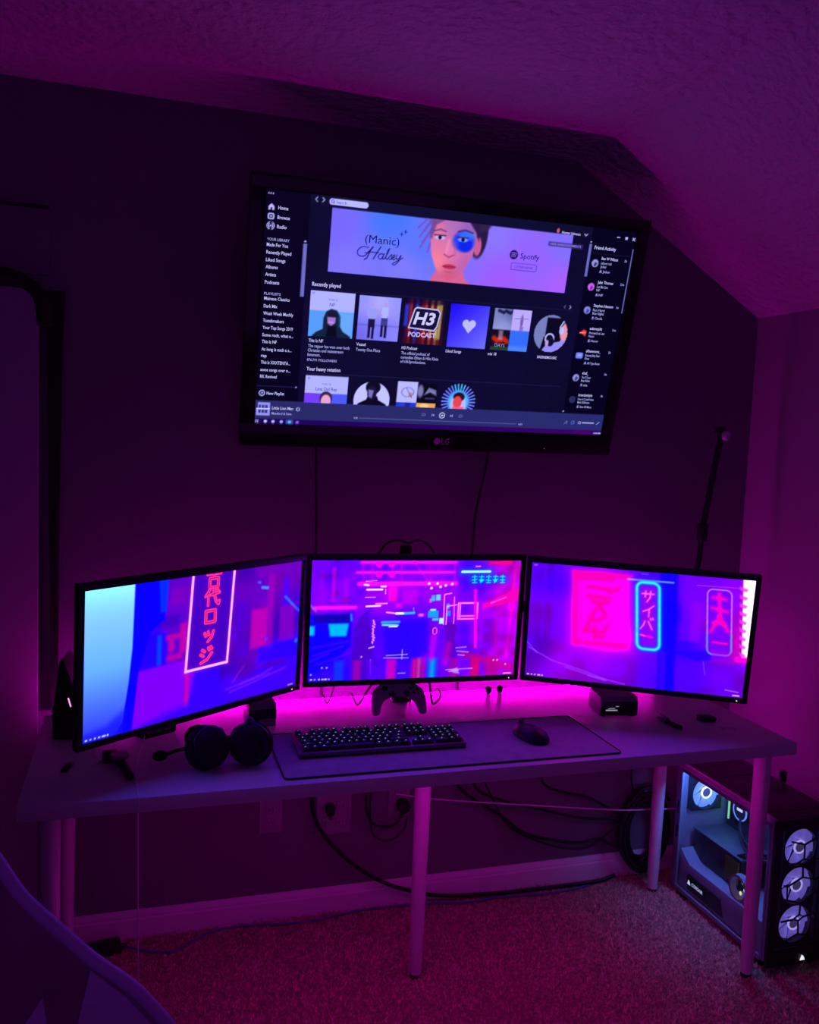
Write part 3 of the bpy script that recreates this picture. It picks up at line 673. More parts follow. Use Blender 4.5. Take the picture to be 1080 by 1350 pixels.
    # task bar icons
    for x, col in ((2.8, (200, 195, 255)), (13.2, (205, 200, 255)), (22.6, (190, 180, 255)), (32.8, (170, 160, 250)), (43, (70, 190, 240)), (52.6, (150, 90, 240))):
        if x == 43: c.put(c.rect(38.4, 264.4, 47.6, 270), (60, 80, 170), .9)
        c.put(c.circ(x, 267.3, 1.9) if x > 10 and x < 50 else c.rect(x - 1.8, 265.6, x + 1.8, 269), col)
    c.put(c.seg(2.8, 265, 2.8, 270, .4), (30, 10, 90)); c.put(c.seg(0, 267.3, 5, 267.3, .4), (30, 10, 90))
    # play controls and progress
    c.put(np.abs(c.circ(242.2, 251.4, 3.5)) - .5, (215, 215, 255)); c.put(c.poly([(241.2, 249.7), (241.2, 253.1), (244.1, 251.4)]), (225, 225, 255))
    for x, s_ in ((229.7, -1), (255.1, 1)):
        c.put(c.poly([(x - 1.4 * s_, 249.8), (x - 1.4 * s_, 253), (x + 1.2 * s_, 251.4)]), (160, 160, 235)); c.put(c.seg(x + 1.5 * s_, 250, x + 1.5 * s_, 252.9, .6), (160, 160, 235))
    for x in (216.6, 268.2): c.put(np.abs(c.rect(x - 2, 250, x + 2, 252.8, 1)) - .35, (130, 130, 215))
    c.put(c.rect(131, 258.5, 349, 259.5, .4), (86, 86, 165)); 
    c.put(c.pl([(421, 256), (424.5, 252), (424.5, 256)], .7), (130, 130, 220)); c.put(np.abs(c.rect(431.6, 252, 435.6, 255.8, .8)) - .4, (100, 120, 255)); c.put(np.abs(c.rect(442.4, 252.6, 446, 255.2, .6)) - .5, (150, 150, 235))
    c.put(c.seg(448.5, 253.8, 466, 253.8, 1.3), (185, 185, 255)); c.put(c.seg(471, 255.4, 474.4, 252.4, .8), TX)
    c.put(c.rect(436, 264.4, 462, 270), (88, 0, 110), .7, 6)
    # rules
    for y in (105, 205.5): c.put(c.rect(59, y - .35, 405, y + .35), (34, 33, 82))
    c.put(c.pl([(394.8, 99), (393, 101), (394.8, 103)], .7), (110, 110, 190)); c.put(c.pl([(401, 99), (402.9, 101), (401, 103)], .8), TX)
    # covers, row one
    def clip_in(rect_d, fn):
        A1 = c.A.copy(); fn(); c.A = np.where((rect_d <= 0)[..., None], c.A, A1)
    def cov1():
        c.put(c.rect(58, 105, 114, 161), (178, 180, 255)); c.put(c.rect(58, 129.5, 114, 162), (88, 158, 240), 1)
        c.put(c.rect(80, 129.5, 114, 162), (120, 178, 245), .5, 12)
        c.put(c.poly([(62, 161), (68, 155), (76, 151), (76, 138), (79, 130), (85, 126.6), (92, 128), (96, 134), (97, 147), (101, 153), (110, 158), (112, 162)]), (14, 34, 62), 1, 2)
        c.put(c.poly([(94, 131), (97, 136), (97.4, 147), (95, 148)]), (20, 70, 110), 1, 1.5)
        c.put(c.poly([(80.5, 135), (91, 136), (91, 143), (86, 147), (81.5, 144)]), (165, 120, 210), 1, 2); c.put(c.rect(80, 131, 93, 136.5, 2), (24, 22, 50), 1, 2); c.put(c.seg(83, 142.4, 88, 142.8, 1), (220, 190, 240), .8, 1)
        c.put(c.poly([(82, 147), (92, 147), (94, 160), (80, 160)]), (8, 8, 30), 1, 3); c.put(c.circ(62, 109.5, 1.3), (130, 135, 215))
    clip_in(c.rect(58.7, 106.6, 112.8, 160.3), cov1)
    def cov2():
        c.put(c.rect(117, 105, 173, 162), c.grad([(120, 110, (150, 150, 255)), (145, 112, (176, 172, 255)), (170, 112, (150, 150, 250)), (120, 158, (112, 105, 225)), (170, 158, (140, 135, 245)), (145, 150, (125, 118, 240))]))
        c.put(c.rect(117, 141.5, 173, 143), (95, 90, 200), .7, 3)
        for x, h in ((136, 117), (152, 115)):
            c.put(c.ell(x, h + 1.5, 1.8, 2.6), (186, 150, 215), 1, 1); c.put(c.rect(x - 4.6, h + 5, x + 4.6, h + 18, 2), (176, 182, 250) if x > 140 else (150, 158, 235), 1, 1.2)
            c.put(c.pl([(x - 5, h + 7), (x - 6, h + 13), (x - 3.4, h + 15)], 1.8), (172, 150, 220), 1, 1); c.put(c.pl([(x + 5, h + 7), (x + 6, h + 13), (x + 3.6, h + 17)], 1.8), (172, 150, 220), 1, 1)
            c.put(c.rect(x - 4.2, h + 18, x + 4.2, h + 28), (24, 20, 66) if x < 140 else (60, 62, 140), 1, 1); c.put(c.rect(x - 4, h + 27, x - .8, h + 41), (20, 16, 56), 1, 1); c.put(c.rect(x + .8, h + 27, x + 4, h + 42), (20, 16, 56), 1, 1)
    clip_in(c.rect(118.2, 107.6, 171.6, 160.6), cov2)
    def cov3():
        cols = [(24, 6, 46), (70, 10, 50), (150, 30, 50), (40, 8, 50), (30, 60, 210), (50, 10, 60), (120, 20, 40), (190, 60, 40), (60, 8, 46), (210, 120, 60), (90, 16, 40), (200, 170, 90), (120, 60, 50), (40, 10, 40)]
        for i, q in enumerate(cols): c.put(c.rect(175.5 + i * 3.9, 100, 179.4 + i * 3.9, 166), q, 1, 2.5)
        c.put(c.rect(172, 104, 232, 113), (20, 5, 42), .7, 6); c.put(c.rect(172, 154, 232, 164), (60, 4, 30), .6, 8); c.put(c.rect(177, 114, 182, 140), (40, 60, 240), .8, 4); c.put(c.rect(222, 112, 226, 154), (190, 180, 110), .7, 3)
        c.put(c.poly([(183, 143), (189, 119), (192, 116), (221, 117), (225, 122), (222, 140), (218, 145)]), (20, 16, 60), 1, 2)
        c.put(np.abs(c.poly([(184, 142), (190, 119), (192.5, 117), (220.5, 118), (224, 122), (221, 139), (217.5, 144)])) - .7, (225, 220, 255), 1, 1)
    clip_in(c.rect(176.6, 106.8, 230.2, 161.4), cov3)
    def cov4():
        t = np.clip((c.X - 236 + c.Y - 108) / 106, 0, 1)[..., None]
        c.put(c.rect(235, 106, 291, 164), (np.array((28, 8, 250)) * (1 - t) + np.array((112, 112, 240)) * t) / 255.0)
        c.put(c.circ(259.6, 132, 4.8), (190, 190, 255)); c.put(c.circ(268.2, 132, 4.8), (190, 190, 255)); c.put(c.poly([(255.4, 134.2), (272.4, 134.2), (263.9, 144)]), (190, 190, 255))
    clip_in(c.rect(236.5, 108.6, 289.5, 162), cov4)
    def cov5():
        c.put(c.rect(295, 109, 322, 137), c.grad([(297, 112, (120, 130, 190)), (320, 112, (90, 100, 170)), (310, 134, (150, 156, 220))])); c.put(c.rect(295, 136, 322, 164), (24, 12, 30))
        for i in range(7): c.put(c.circ(303 + i * 3.1, 112.5 + (i % 3), 2.2), (24, 20, 60), .9, 2)
        for i in range(8): c.put(c.circ(300 + i * 2.7, 147 + (i * 7 % 5), 3), (215, 40, 20), .8, 4)
        c.put(c.rect(306, 137, 312, 149), (200, 160, 200), .6, 3); c.put(c.rect(295, 158, 322, 164), (36, 70, 60), .9, 3)
        c.put(c.rect(322, 108, 350, 138), (188, 170, 250)); c.put(c.rect(322, 136, 350, 164), (52, 110, 245)); c.put(c.rect(322, 156, 350, 164), (90, 150, 250), .6, 5)
        c.put(c.ell(336, 124, 2, 8), (120, 90, 170), 1, 1.6); c.put(c.seg(326, 121, 344, 120.4, 1), (140, 110, 190), 1, 1.2); c.put(c.rect(334, 131, 339, 137), (120, 100, 190), .8, 2)
    clip_in(c.rect(296.6, 109.6, 348, 162.2), cov5)
    def cov6():
        c.put(c.circ(379.6, 136.6, 24), (118, 128, 190)); c.put(c.poly([(372, 116), (396, 116), (400, 140), (380, 164), (366, 164), (372, 140)]), (10, 8, 34), 1, 2)
        c.put(c.poly([(376, 150), (394, 146), (404, 130), (406, 164), (366, 164)]), (150, 140, 240), 1, 2); c.put(c.ell(399, 134, 6, 11), (226, 150, 175), 1, 2); c.put(c.ell(395, 132, 3.6, 5), (190, 190, 255), 1, 1.5)
        c.put(np.abs(c.circ(379, 143, 6)) - 1, (190, 190, 255), 1, 1.2); c.put(c.ell(381, 147, 5, 6), (18, 12, 50), 1, 2); c.put(c.ell(376, 149, 2.4, 4), (190, 160, 220), 1, 1.5); c.put(c.seg(371, 142, 367, 164, 2), (8, 6, 30), 1, 1.5)
        c.put(c.pl([(392, 128), (396, 120), (402, 118)], 1.6), (200, 200, 255), 1, 1.2)
    clip_in(c.circ(379.6, 136.6, 24), cov6)
    # covers, row two (cut by the bar)
    def r2():
        c.put(c.rect(59.4, 208, 113, 242), (178, 180, 255)); c.put(c.rect(59.4, 229.6, 113, 245), c.grad([(60, 236, (118, 62, 240)), (112, 236, (76, 92, 250))]))
        c.put(c.ell(86.5, 236, 8, 9), (60, 34, 70), 1, 1.6); c.put(c.ell(86.5, 239, 6.2, 8), (225, 165, 215), 1, 1.6); c.put(c.circ(63.5, 211.5, 1.3), (130, 135, 215))
        c.put(c.circ(145.3, 235.6, 23.5), (196, 196, 255)); c.put(c.poly([(124, 246), (128, 240), (138, 235), (140, 230), (152, 230), (154, 235), (164, 240), (168, 246)]), (10, 8, 34), 1, 1.5)
        c.put(c.ell(146, 219, 9.6, 8.6), (12, 9, 38), 1, 1.8); c.put(c.ell(145, 226, 6.2, 9), (26, 18, 60), 1, 1.8); c.put(c.poly([(140, 222), (147, 223), (145, 233), (141, 231)]), (150, 140, 225), .8, 2)
        c.put(c.rect(178, 209.6, 205, 236.4), (186, 186, 255)); c.put(np.abs(c.ell(192, 223, 8, 6)) - .6, (120, 110, 190), .8, 1.4); c.put(c.ell(196, 226, 3, 3), (190, 120, 120), .7, 2); c.put(c.seg(190, 218, 198, 230, .8), (60, 50, 120), .8, 1)
        c.put(c.rect(178, 236.4, 205, 246), (36, 60, 215)); c.put(c.rect(190, 236.4, 197, 246), (24, 24, 130), .7, 3)
        c.put(c.rect(205, 210, 231, 236.4), (8, 7, 30)); c.put(c.ell(209, 221, 4, 8), (150, 150, 220), .8, 3); c.put(c.poly([(214, 226), (220, 216), (230, 219), (231, 226), (222, 222)]), (150, 150, 210), .8, 2.5); c.put(c.rect(216, 229, 229, 231), (70, 66, 120), .8, 1.5)
        c.put(c.rect(205, 236.4, 231, 246), (225, 170, 90)); c.put(c.ell(216, 240, 6, 3), (240, 215, 150), .8, 2)
        c.put(c.circ(262.3, 232.5, 15), (60, 190, 255), 1, 5)
        for k in range(30):
            a = 2 * math.pi * k / 30; c.put(c.seg(262.3 + 14 * math.cos(a), 232.5 + 14 * math.sin(a), 262.3 + 23 * math.cos(a), 232.5 + 23 * math.sin(a), 1.7), (110, 130, 255) if abs(math.cos(a)) > .5 else (70, 190, 255), 1, 1)
        c.put(c.ell(262.3, 236, 11, 14), (190, 185, 250), 1, 3); c.put(c.ell(262.5, 226, 8, 6), (40, 14, 40), 1, 2); c.put(c.ell(261, 233, 6, 8), (225, 70, 80), 1, 2); c.put(c.rect(255, 239, 271, 246), (240, 90, 130), .9, 2)
    clip_in(c.rect(55, 207, 400, 241.6), r2)
    # user picture, chevrons, window buttons
    c.put(c.ell(368, 8.6, 2, 3), (190, 90, 110)); c.put(c.pl([(405.6, 8.8), (407.7, 11), (409.8, 8.8)], 1), TX)
    c.put(c.seg(453, 8.4, 456.6, 8.4, 1), TX); c.put(c.rect(465, 6.8, 468.4, 10.2, .6), TX); c.put(c.seg(476, 7.2, 479, 10.2, 1.1), TX); c.put(c.seg(479, 7.2, 476, 10.2, 1.1), TX)
    # scroll bars
    c.put(c.rect(414.8, 20, 418.4, 60.5), (105, 105, 200)); c.put(c.poly([(415, 18), (416.6, 16.4), (418.2, 18)]), TX); c.put(c.rect(478.6, 21, 480, 103), (120, 120, 200)); c.put(c.poly([(415, 238), (418, 238), (416.5, 240)]), TX)
    c.put(c.rect(421, 30.4, 478, 31), (28, 26, 66))
    for i, (col, col2) in enumerate((((150, 150, 225), (40, 36, 90)), ((205, 95, 235), (120, 40, 150)), ((130, 132, 225), (60, 60, 140)), ((235, 60, 60), (90, 10, 30)), ((110, 130, 245), (170, 180, 255)), ((140, 140, 215), (50, 48, 110)), ((46, 44, 96), (40, 40, 90)))):
        y = 43 + i * 29.85
        if i == 3: c.put(c.poly([(421.5, y), (427, y - 4.6), (431.5, y - 3), (430.5, y + 4.5), (426, y + 1.5)]), col, 1, 2); c.put(c.seg(422, y, 430, y - .5, 1.2), (255, 150, 150), 1, 1)
        elif i == 4: c.put(c.rect(421.5, y - 4, 432, y + 4, 2.4), col, 1, 1); c.put(c.rect(424, y - 1.8, 430, y + 1, 1), col2, .7, 1)
        else: c.put(c.circ(427.2, y, 4.8), col); c.put(c.poly([(427, y - 2), (430.5, y), (428, y + 4), (425.6, y + 3)]), col2, .9, 1.2)
        c.put(c.circ(437.2, y + 9, 1.3), (150, 150, 225)); c.put(c.seg(436, y + 10.6, 438.6, y + 10.6, 1), (150, 150, 225))
    return c

def tv_letters():
    L = Letters(); T = (196, 194, 255); D = (165, 165, 240); K = (16, 12, 62)
    b = .012
    for s_, x, y, w in (('Home', 14.6, 20.6, 11.4), ('Browse', 14.3, 31, 14), ('Radio', 14.3, 41.2, 11)): L.add(s_, x, y, w, 5.6, T, 0, b)
    L.add('YOUR LIBRARY', 3.8, 55.2, 25.8, 4.3, D, 0, b * .6)
    for s_, y, w in (('Made For You', 61.6, 24.5), ('Recently Played', 70, 28.8), ('Liked Songs', 78.4, 22.5), ('Albums', 86.4, 14), ('Artists', 94.8, 12.5), ('Podcasts', 103.6, 16.8)): L.add(s_, 3.7, y, w, 5.5, T, 0, b)
    L.add('PLAYLISTS', 3.6, 116.2, 19.4, 4.3, D, 0, b * .6)
    for s_, y, w in (('Mainese Classics', 122, 30), ('Dark Mix', 130.8, 16), ('Weak Week Muchly', 139.2, 35.4), ('Tastebreakers', 147.6, 24.6), ('Your Top Songs 2019', 155.8, 36), ('Some rock, what a...', 164.4, 37), ('This Is NF', 172.4, 17.6), ('As long is such a s...', 181.2, 36), ('rap', 189, 6.6), ('This Is XXXTENTA...', 197, 35.4), ('some songs over o...', 205.8, 36), ('RK Revived', 214, 20)): L.add(s_, 3.9, y, w, 5.4, T, 0, b)
    L.add('New Playlist', 12.8, 234.2, 21.6, 5.3, T, 0, b)
    L.add('Little Lion Man', 20.4, 252.2, 26, 5.4, T, 0, b); L.add('Mumford & Sons', 20.4, 258.6, 24.4, 4.6, D, 0, b * .6)
    L.add('Search', 81, 7.2, 12.5, 4.6, (70, 70, 150), 0, .004)
    L.add('(Manic)', 119, 46.6, 42.5, 13.2, K, 0, 0); L.add('Spotify', 321.2, 46.6, 26, 9.2, K, 0, .008); L.add('LISTEN NOW', 315.2, 58.8, 25, 4.4, (62, 36, 140), 0, .006)
    L.add('HIDE ANNOUNCEMENTS', 360, 26.4, 43, 3.8, (150, 130, 235), 0, .004)
    L.add('Hunter Johnson', 373.4, 11.6, 26.2, 4.8, T, 0, b)
    L.add('Recently played', 59.4, 101.4, 34.8, 6.4, T, 0, b * 1.5); L.add('Your heavy rotation', 59.6, 202, 42.4, 6.4, T, 0, b * 1.5)
    L.add('THIS IS', 80.5, 117.2, 11.6, 3.3, (80, 84, 160), 0, .004); L.add('NF', 82.4, 123.6, 6.4, 5.6, (50, 52, 130), 0, .006)
    L.add('THIS IS', 80, 219.2, 11.6, 3.3, (80, 84, 160), 0, .004); L.add('Lana Del Rey', 72.6, 226, 27, 5.8, (36, 38, 120), 0, .006)
    L.add('H3', 189, 137, 29, 21, (205, 205, 255), .22, .03); L.add('PODCAST', 184.4, 152.6, 36, 8, (205, 190, 255), 0, .02)
    L.add('DAYS', 302.4, 158.2, 14, 6.4, (150, 140, 190), 0, .004)
    def card(x, y, title, lines, w, tw):
        L.add(title, x, y, tw, 5.4, T, 0, b)
        for i, (q, ww) in enumerate(lines): L.add(q, x, y + 6.4 + i * 5.3, ww, 5.2 if 'FOLL' not in q else 4.2, D, 0, b * .8)
    card(59.6, 167.4, 'This Is NF', (('The rapper has won over both', 51.5), ('Christian and mainstream', 44), ('listeners.', 16)), 52, 18); L.add('876,791 FOLLOWERS', 59.4, 190.4, 37, 4.3, D, 0, b * .6)
    card(119.2, 168.2, 'Vessel', (('Twenty One Pilots', 31),), 0, 12)
    card(177.8, 169, 'H3 Podcast', (('The official podcast of', 38), ('comedian Ethan & Hila Klein', 50), ('of h3h3productions.', 34)), 0, 20.6)
    L.add('Liked Songs', 236.6, 169.4, 21, 5.2, T, 0, b); L.add('mix 18', 294.6, 169.4, 12, 5.2, T, 0, b); L.add('BASSNEMOUSIC', 365.4, 169.4, 28.4, 5, T, 0, b * 1.4)
    L.add('Friend Activity', 422.6, 25.6, 31.4, 6, T, 0, b * 1.5)
    fr = [('Ben W Wilson', 24, 'Leftover rock', 16, 'Joker', 9, 'Joker', 11, '2h'), ('Jake Thomas', 23, 'Let Me Live', 16, 'NF', 5, 'NF', 6, '21m'), ('Stephen Hanson', 29, 'Run Hard', 17, 'Blue Nights', 17, 'Cloudia', 11, '5m'), ('adamsplit', 18.5, 'Homesick at Last', 23, 'Honor', 8.5, 'Honor', 11, '21m'),
          ('alihammons_', 22, 'Runaway Baby Sister', 22, 'Five', 6.4, 'All Type Beats', 19, '2h'), ('shaf_', 9.6, 'The If Town', 13.6, 'Rex Killer', 13.6, 'ska', 6, '1h'), ('brandonkyle', 21, 'How It Could Have', 24, 'Matt Killmore', 18.4, 'Stars Of Moon', 18, '3h')]
    for i, (a, wa, q, wq, r_, wr, s_, ws, t) in enumerate(fr):
        y = 38 + i * 29.85
        L.add(a, 435.6, y, wa, 5.2, T, 0, b); L.add(q, 435.6, y + 5.6, wq, 4.6, D, 0, b * .6); L.add(r_, 435.6, y + 10, wr, 4.6, D, 0, b * .6); L.add(s_, 440.2, y + 16, ws, 4.4, D, 0, b * .6)
        L.add(t, 469.4, y, 3.6 if len(t) < 3 else 5.6, 4.2, D, 0, b * .6)
    L.add('0:00', 124.2, 260.2, 5, 3.6, D, 0, .006); L.add('4:07', 352.4, 260.6, 6.2, 3.8, D, 0, .006); L.add('10:48 PM', 468.2, 269, 11, 3.4, T, 0, .006)
    return L

M_LETTER = screen_mat('lit_lettering'); M_LETTER.cycles.emission_sampling = 'NONE'
# ------------------------------------------------------------------ wall television
TVQ = (1.128, .576, 1.879, .016, .242, .009); TVW = 1.144; TVH = TVW * 9 / 16
def panel_axes(q):
    yaw, tilt, roll = q[3:6]
    r = Vector((math.cos(yaw), math.sin(yaw), 0)); n = Vector((math.sin(yaw), -math.cos(yaw), 0)); u = Vector((0, 0, 1))
    u2 = math.cos(tilt) * u + math.sin(tilt) * n; n2 = math.cos(tilt) * n - math.sin(tilt) * u
    r3 = math.cos(roll) * r + math.sin(roll) * u2; u3 = math.cos(roll) * u2 - math.sin(roll) * r
    return r3, -n2, u3                                # local x right, y into the panel, z up
def panel_matrix(q, root):
    r, y, u = panel_axes(q)
    M = Matrix(((r.x, y.x, u.x, q[0]), (r.y, y.y, u.y, q[1]), (r.z, y.z, u.z, q[2]), (0, 0, 0, 1)))
    return root.inverted() @ M
tv = thing('television', 'large black wall television showing a music player, tilted down above the monitors', 'television', (TVQ[0], YW - .001, 1.50))
PM = panel_matrix(TVQ, Matrix.Translation(tv.location))
def frame_mb(M, x0, x1, z0, z1, ix0, ix1, iz0, iz1, y0, y1, bevel):
    m = MB(M)
    m.bx(x0, x1, y0, y1, iz1, z1, bevel).bx(x0, x1, y0, y1, z0, iz0, bevel).bx(x0, ix0, y0, y1, iz0 - .002, iz1 + .002, bevel).bx(ix1, x1, y0, y1, iz0 - .002, iz1 + .002, bevel)
    return m
frame_mb(PM, -.615, .615, -.389, .362, -TVW / 2, TVW / 2, -TVH / 2, TVH / 2, -.006, .022, .003).build('bezel', M_GLOSS, tv)
MB(PM).bx(-.607, .607, .004, .028, -.381, .355, .004).bx(-.40, .40, .026, .040, -.22, .27, .01).build('back_shell', M_BLACK, tv)
tvs = paint_tv().build('screen', M_SCREEN, tv, TVW, TVH, PM @ Matrix.Translation((0, .001, 0)), gain=.25, level=1.0)
lt = tv_letters().build('screen_lettering', M_LETTER, tvs, lambda x, y: ((x / 480 - .5) * TVW, (.5 - y / 270) * TVH), 0.0)
lt.data.transform(PM @ Matrix.Translation((0, .0004, 0)))
M_LOGO = mat('silver_print', (.45, .45, .48), .4, noise=.03)
lg = MB(PM).lathe([(.0105, -.0008), (.0105, 0)], (-.004, -.0065, -.358), 'y', 24).build('maker_mark', M_LOGO, tv)
lx = Letters().add('LG', 0, 0, .026, .028, (150, 150, 160), 0, .01)
M_LOGO2 = screen_mat('silver_letters'); M_LOGO2.node_tree.nodes['Principled BSDF'].inputs['Emission Strength'].default_value = 0; 
_b = M_LOGO2.node_tree.nodes['Principled BSDF']; _b.inputs['Base Color'].default_value = (.45, .45, .48, 1)
lo = lx.build('maker_lettering', M_LOGO2, tv, lambda x, y: (x, -y), 0.0); lo.data.transform(PM @ Matrix.Translation((.011, -.0068, -.368)))
MB(PM).lathe([(.0016, -.001), (.0016, 0)], (.37, -.0062, -.372), 'y', 10).build('power_light', mat('power_led', (.2, .0, .0), emit=(.8, .25, .5), estr=.25), tv)
_mt = MB(); _mt.bx(-.25, .25, -.012, 0, .16, .50, .002); _mt.build('wall_bracket', M_BLACK, tv)
for sx in (-.18, .18): MB().bx(sx - .02, sx + .02, -.060, -.010, .30, .46, .002).build('bracket_arm', M_BLACK, tv)

# ------------------------------------------------------------------ three monitors
def monitor(q, label, pic):
    yaw = q[3]
    root = thing('monitor', label, 'monitor', (q[0], q[1], q[2] - .184), yaw, 'three monitors side by side on the desk')
    RM = Matrix.Translation(root.location) @ Matrix.Rotation(yaw, 4, 'Z')
    M = panel_matrix(q, RM); W, H = .598, .598 * 9 / 16
    frame_mb(M, -.3135, .3135, -.184, .184, -W / 2, W / 2, -H / 2, H / 2, -.003, .016, .0015).build('bezel', M_BLACK, root)
    MB(M).bx(-.310, .310, .003, .026, -.181, .181, .004).bx(-.17, .17, .024, .046, -.11, .11, .010, 3).build('back_shell', M_BLACK, root)
    pic.build('screen', M_SCREEN, root, W, H, M @ Matrix.Translation((0, .0005, 0)), gain=SCREEN_GAIN)
    MB(M).lathe([(.002, -.001), (.002, 0)], (.285, -.0032, -.1765), 'y', 10).build('power_light', M_WLED, root)
    return RM @ M @ Vector((0, .0462, 0)), (RM @ M).to_3x3() @ Vector((0, 1, 0)), (RM @ M).to_3x3()
M_WLED = mat('white_led', (.8, .8, .8), emit=(1, .9, 1), estr=.6)
mounts = [
monitor((.387, .156, 1.033, .543, .066, .026), 'left monitor of three, angled inward, showing a pale panel and a red neon sign', paint_left()),
monitor((.982, .347, 1.034, -.042, .051, .001), 'middle monitor of three, facing forward, showing a crowded neon street', paint_center()),
monitor((1.569, .168, 1.030, -.492, .107, -.018), 'right monitor of three, angled inward, showing a cyan framed neon sign', paint_right()),
]

# ------------------------------------------------------------------ triple monitor stand
PX, PY = 1.012, .583
st = thing('monitor_stand', 'black three-armed monitor stand with one pole behind the middle monitor', 'monitor stand', (PX, PY, HD))
for z0 in (0, -.075): MB().bx(-.030, .030, -.035, .022, z0, z0 + .009, .002).build('clamp_jaw', M_BLACK, st)
MB().bx(-.030, .030, .0475, .053, -.075, .009, .001).bx(-.030, .030, .018, .052, .0, .009, .001).bx(-.030, .030, .018, .052, -.075, -.066, .001).build('clamp_web', M_BLACK, st)
MB().cyl((0, -.010, .009), (0, -.010, .470), .019, n=24).lathe([(.019, .470), (.016, .478), (.001, .479)], (0, -.010, 0), n=24).cyl((0, -.010, .009), (0, -.010, .030), .028, .021, 24).build('pole', M_BLACK, st)
for (c, n, R3) in mounts:
    o = Vector((PX, PY, HD)); a = c - o; e = a + n * .012
    loc = MB()
    T = Matrix.Translation(a) @ R3.to_4x4()
    loc.box((0, .006, 0), (.11, .010, .11), .002, M=T)
    loc.build('mount_plate', M_BLACK, st)
    if abs(e.x) > .1:
        mid = Vector((e.x * .45, e.y * .12 - .005, e.z)); MB().tube([(0, -.010, e.z), mid, e + n * .012], .016, 12, 4, flat=1.3).build('arm', M_BLACK, st)
    else:
        MB().tube([(0, -.012, e.z), (e.x * .5, e.y * .5, e.z), e], .016, 12, 2).build('arm', M_BLACK, st)
MB().tube([(-.085, -.015, .455), (-.06, -.01, .485), (-.02, -.005, .494), (.01, 0, .484), (.04, .0, .492), (.07, 0, .482), (.095, 0, .455)], .0035, 8).build('cable_loop', M_CABLE, st)

# ------------------------------------------------------------------ desk mat, keyboard, mouse
def rrect(x0, y0, x1, y1, r, n=5):
    pts = []
    for cx, cy, a0 in ((x1 - r, y1 - r, 0), (x0 + r, y1 - r, 90), (x0 + r, y0 + r, 180), (x1 - r, y0 + r, 270)):
        for k in range(n + 1):
            a = math.radians(a0 + 90 * k / n); pts.append((cx + r * math.cos(a), cy + r * math.sin(a)))
    return pts
dm = thing('desk_mat', 'long grey cloth desk mat with a black stitched edge under the keyboard', 'desk mat', (1.0145, .179, HD), -.004)
MB().prism(rrect(-.443, -.150, .443, .150, .012), 'z', .0, .003).build('mat_pad', M_MAT, dm)
MB().tube([(x, y, .0026) for x, y in rrect(-.4445, -.1515, .4445, .1515, .012)], .0024, 8, 1, closed=True).build('stitched_edge', M_RUBBER, dm)

KX, KY, KZ = .845, .2085, HD + .0056
kb = thing('keyboard', 'full-size black keyboard with small lit legends on the grey mat', 'keyboard', (KX, KY, KZ), -.010)
KT = Matrix.Rotation(math.radians(3.5), 4, 'X')
MB(KT).bx(-.2195, .2195, -.0675, .0675, .0045, .0165, .0025).build('case', M_KEYCASE, kb)
MB(KT).bx(-.2195, .2195, -.0675, .0675, .0018, .0046, .001).build('case_bottom', M_BLACK, kb)
for sx in (-.17, .17): MB().bx(sx - .02, sx + .02, .048, .058, -.0022, .0065, .001).build('riser_foot', M_RUBBER, kb)
M_LEG_W = mat('legend_white', (.1, .1, .1), emit=(.55, .85, 1.0), estr=.45)
M_LEG_G = mat('legend_green', (.1, .1, .1), emit=(.45, .95, .55), estr=.42)
M_LEG_B = mat('legend_blue', (.1, .1, .1), emit=(.15, .25, 1.0), estr=.6)
U = .0190; _kc = {}
def key_mesh(wu, hu=1.0):
    if (wu, hu) in _kc: return _kc[(wu, hu)]
    b = bmesh.new(); w, d = wu * U - .0016, hu * U - .0016
    lo = [(-w / 2, -d / 2, 0), (w / 2, -d / 2, 0), (w / 2, d / 2, 0), (-w / 2, d / 2, 0)]
    i = .0024
    hi = [(-w / 2 + i, -d / 2 + i, .0080), (w / 2 - i, -d / 2 + i, .0080), (w / 2 - i, d / 2 - i * .8, .0086), (-w / 2 + i, d / 2 - i * .8, .0086)]
    L = [b.verts.new(p) for p in lo]; Hh = [b.verts.new(p) for p in hi]
    b.faces.new(Hh); b.faces.new(L[::-1])
    for k in range(4): b.faces.new((L[k], L[(k + 1) % 4], Hh[(k + 1) % 4], Hh[k]))
    bmesh.ops.bevel(b, geom=[e for e in b.edges if all(v.co.z > .004 for v in e.verts)], offset=.0008, segments=1, affect='EDGES')
    me = bpy.data.meshes.new('keycap'); b.to_mesh(me); b.free(); me.materials.append(M_KEY); _kc[(wu, hu)] = me; return me
def leg_meshes():
    out = []
    for k, m in enumerate((M_LEG_W, M_LEG_G, M_LEG_B)):
        mb = MB(); mb.bx(-.0022, -.0006, .0009, .0038, .0083, .0088).bx(-.0006, .0018, .0030, .0038, .0084, .0088)
        me = mb.mesh('legend', False); me.materials.append(m); out.append(me)
    return out
LEGS = leg_meshes()
rows = []
def row(y, items):
    for x, w in items: rows.append((x, y, w, 1.0))
row(5.35, [(0, 1)] + [(2 + i, 1) for i in range(4)] + [(6.5 + i, 1) for i in range(4)] + [(11 + i, 1) for i in range(4)] + [(15.25 + i, 1) for i in range(3)])
row(4, [(i, 1) for i in range(13)] + [(13, 2)] + [(15.25 + i, 1) for i in range(3)] + [(18.5 + i, 1) for i in range(4)])
row(3, [(0, 1.5)] + [(1.5 + i, 1) for i in range(12)] + [(13.5, 1.5)] + [(15.25 + i, 1) for i in range(3)] + [(18.5 + i, 1) for i in range(3)])
row(2, [(0, 1.75)] + [(1.75 + i, 1) for i in range(11)] + [(12.75, 2.25)] + [(18.5 + i, 1) for i in range(3)])
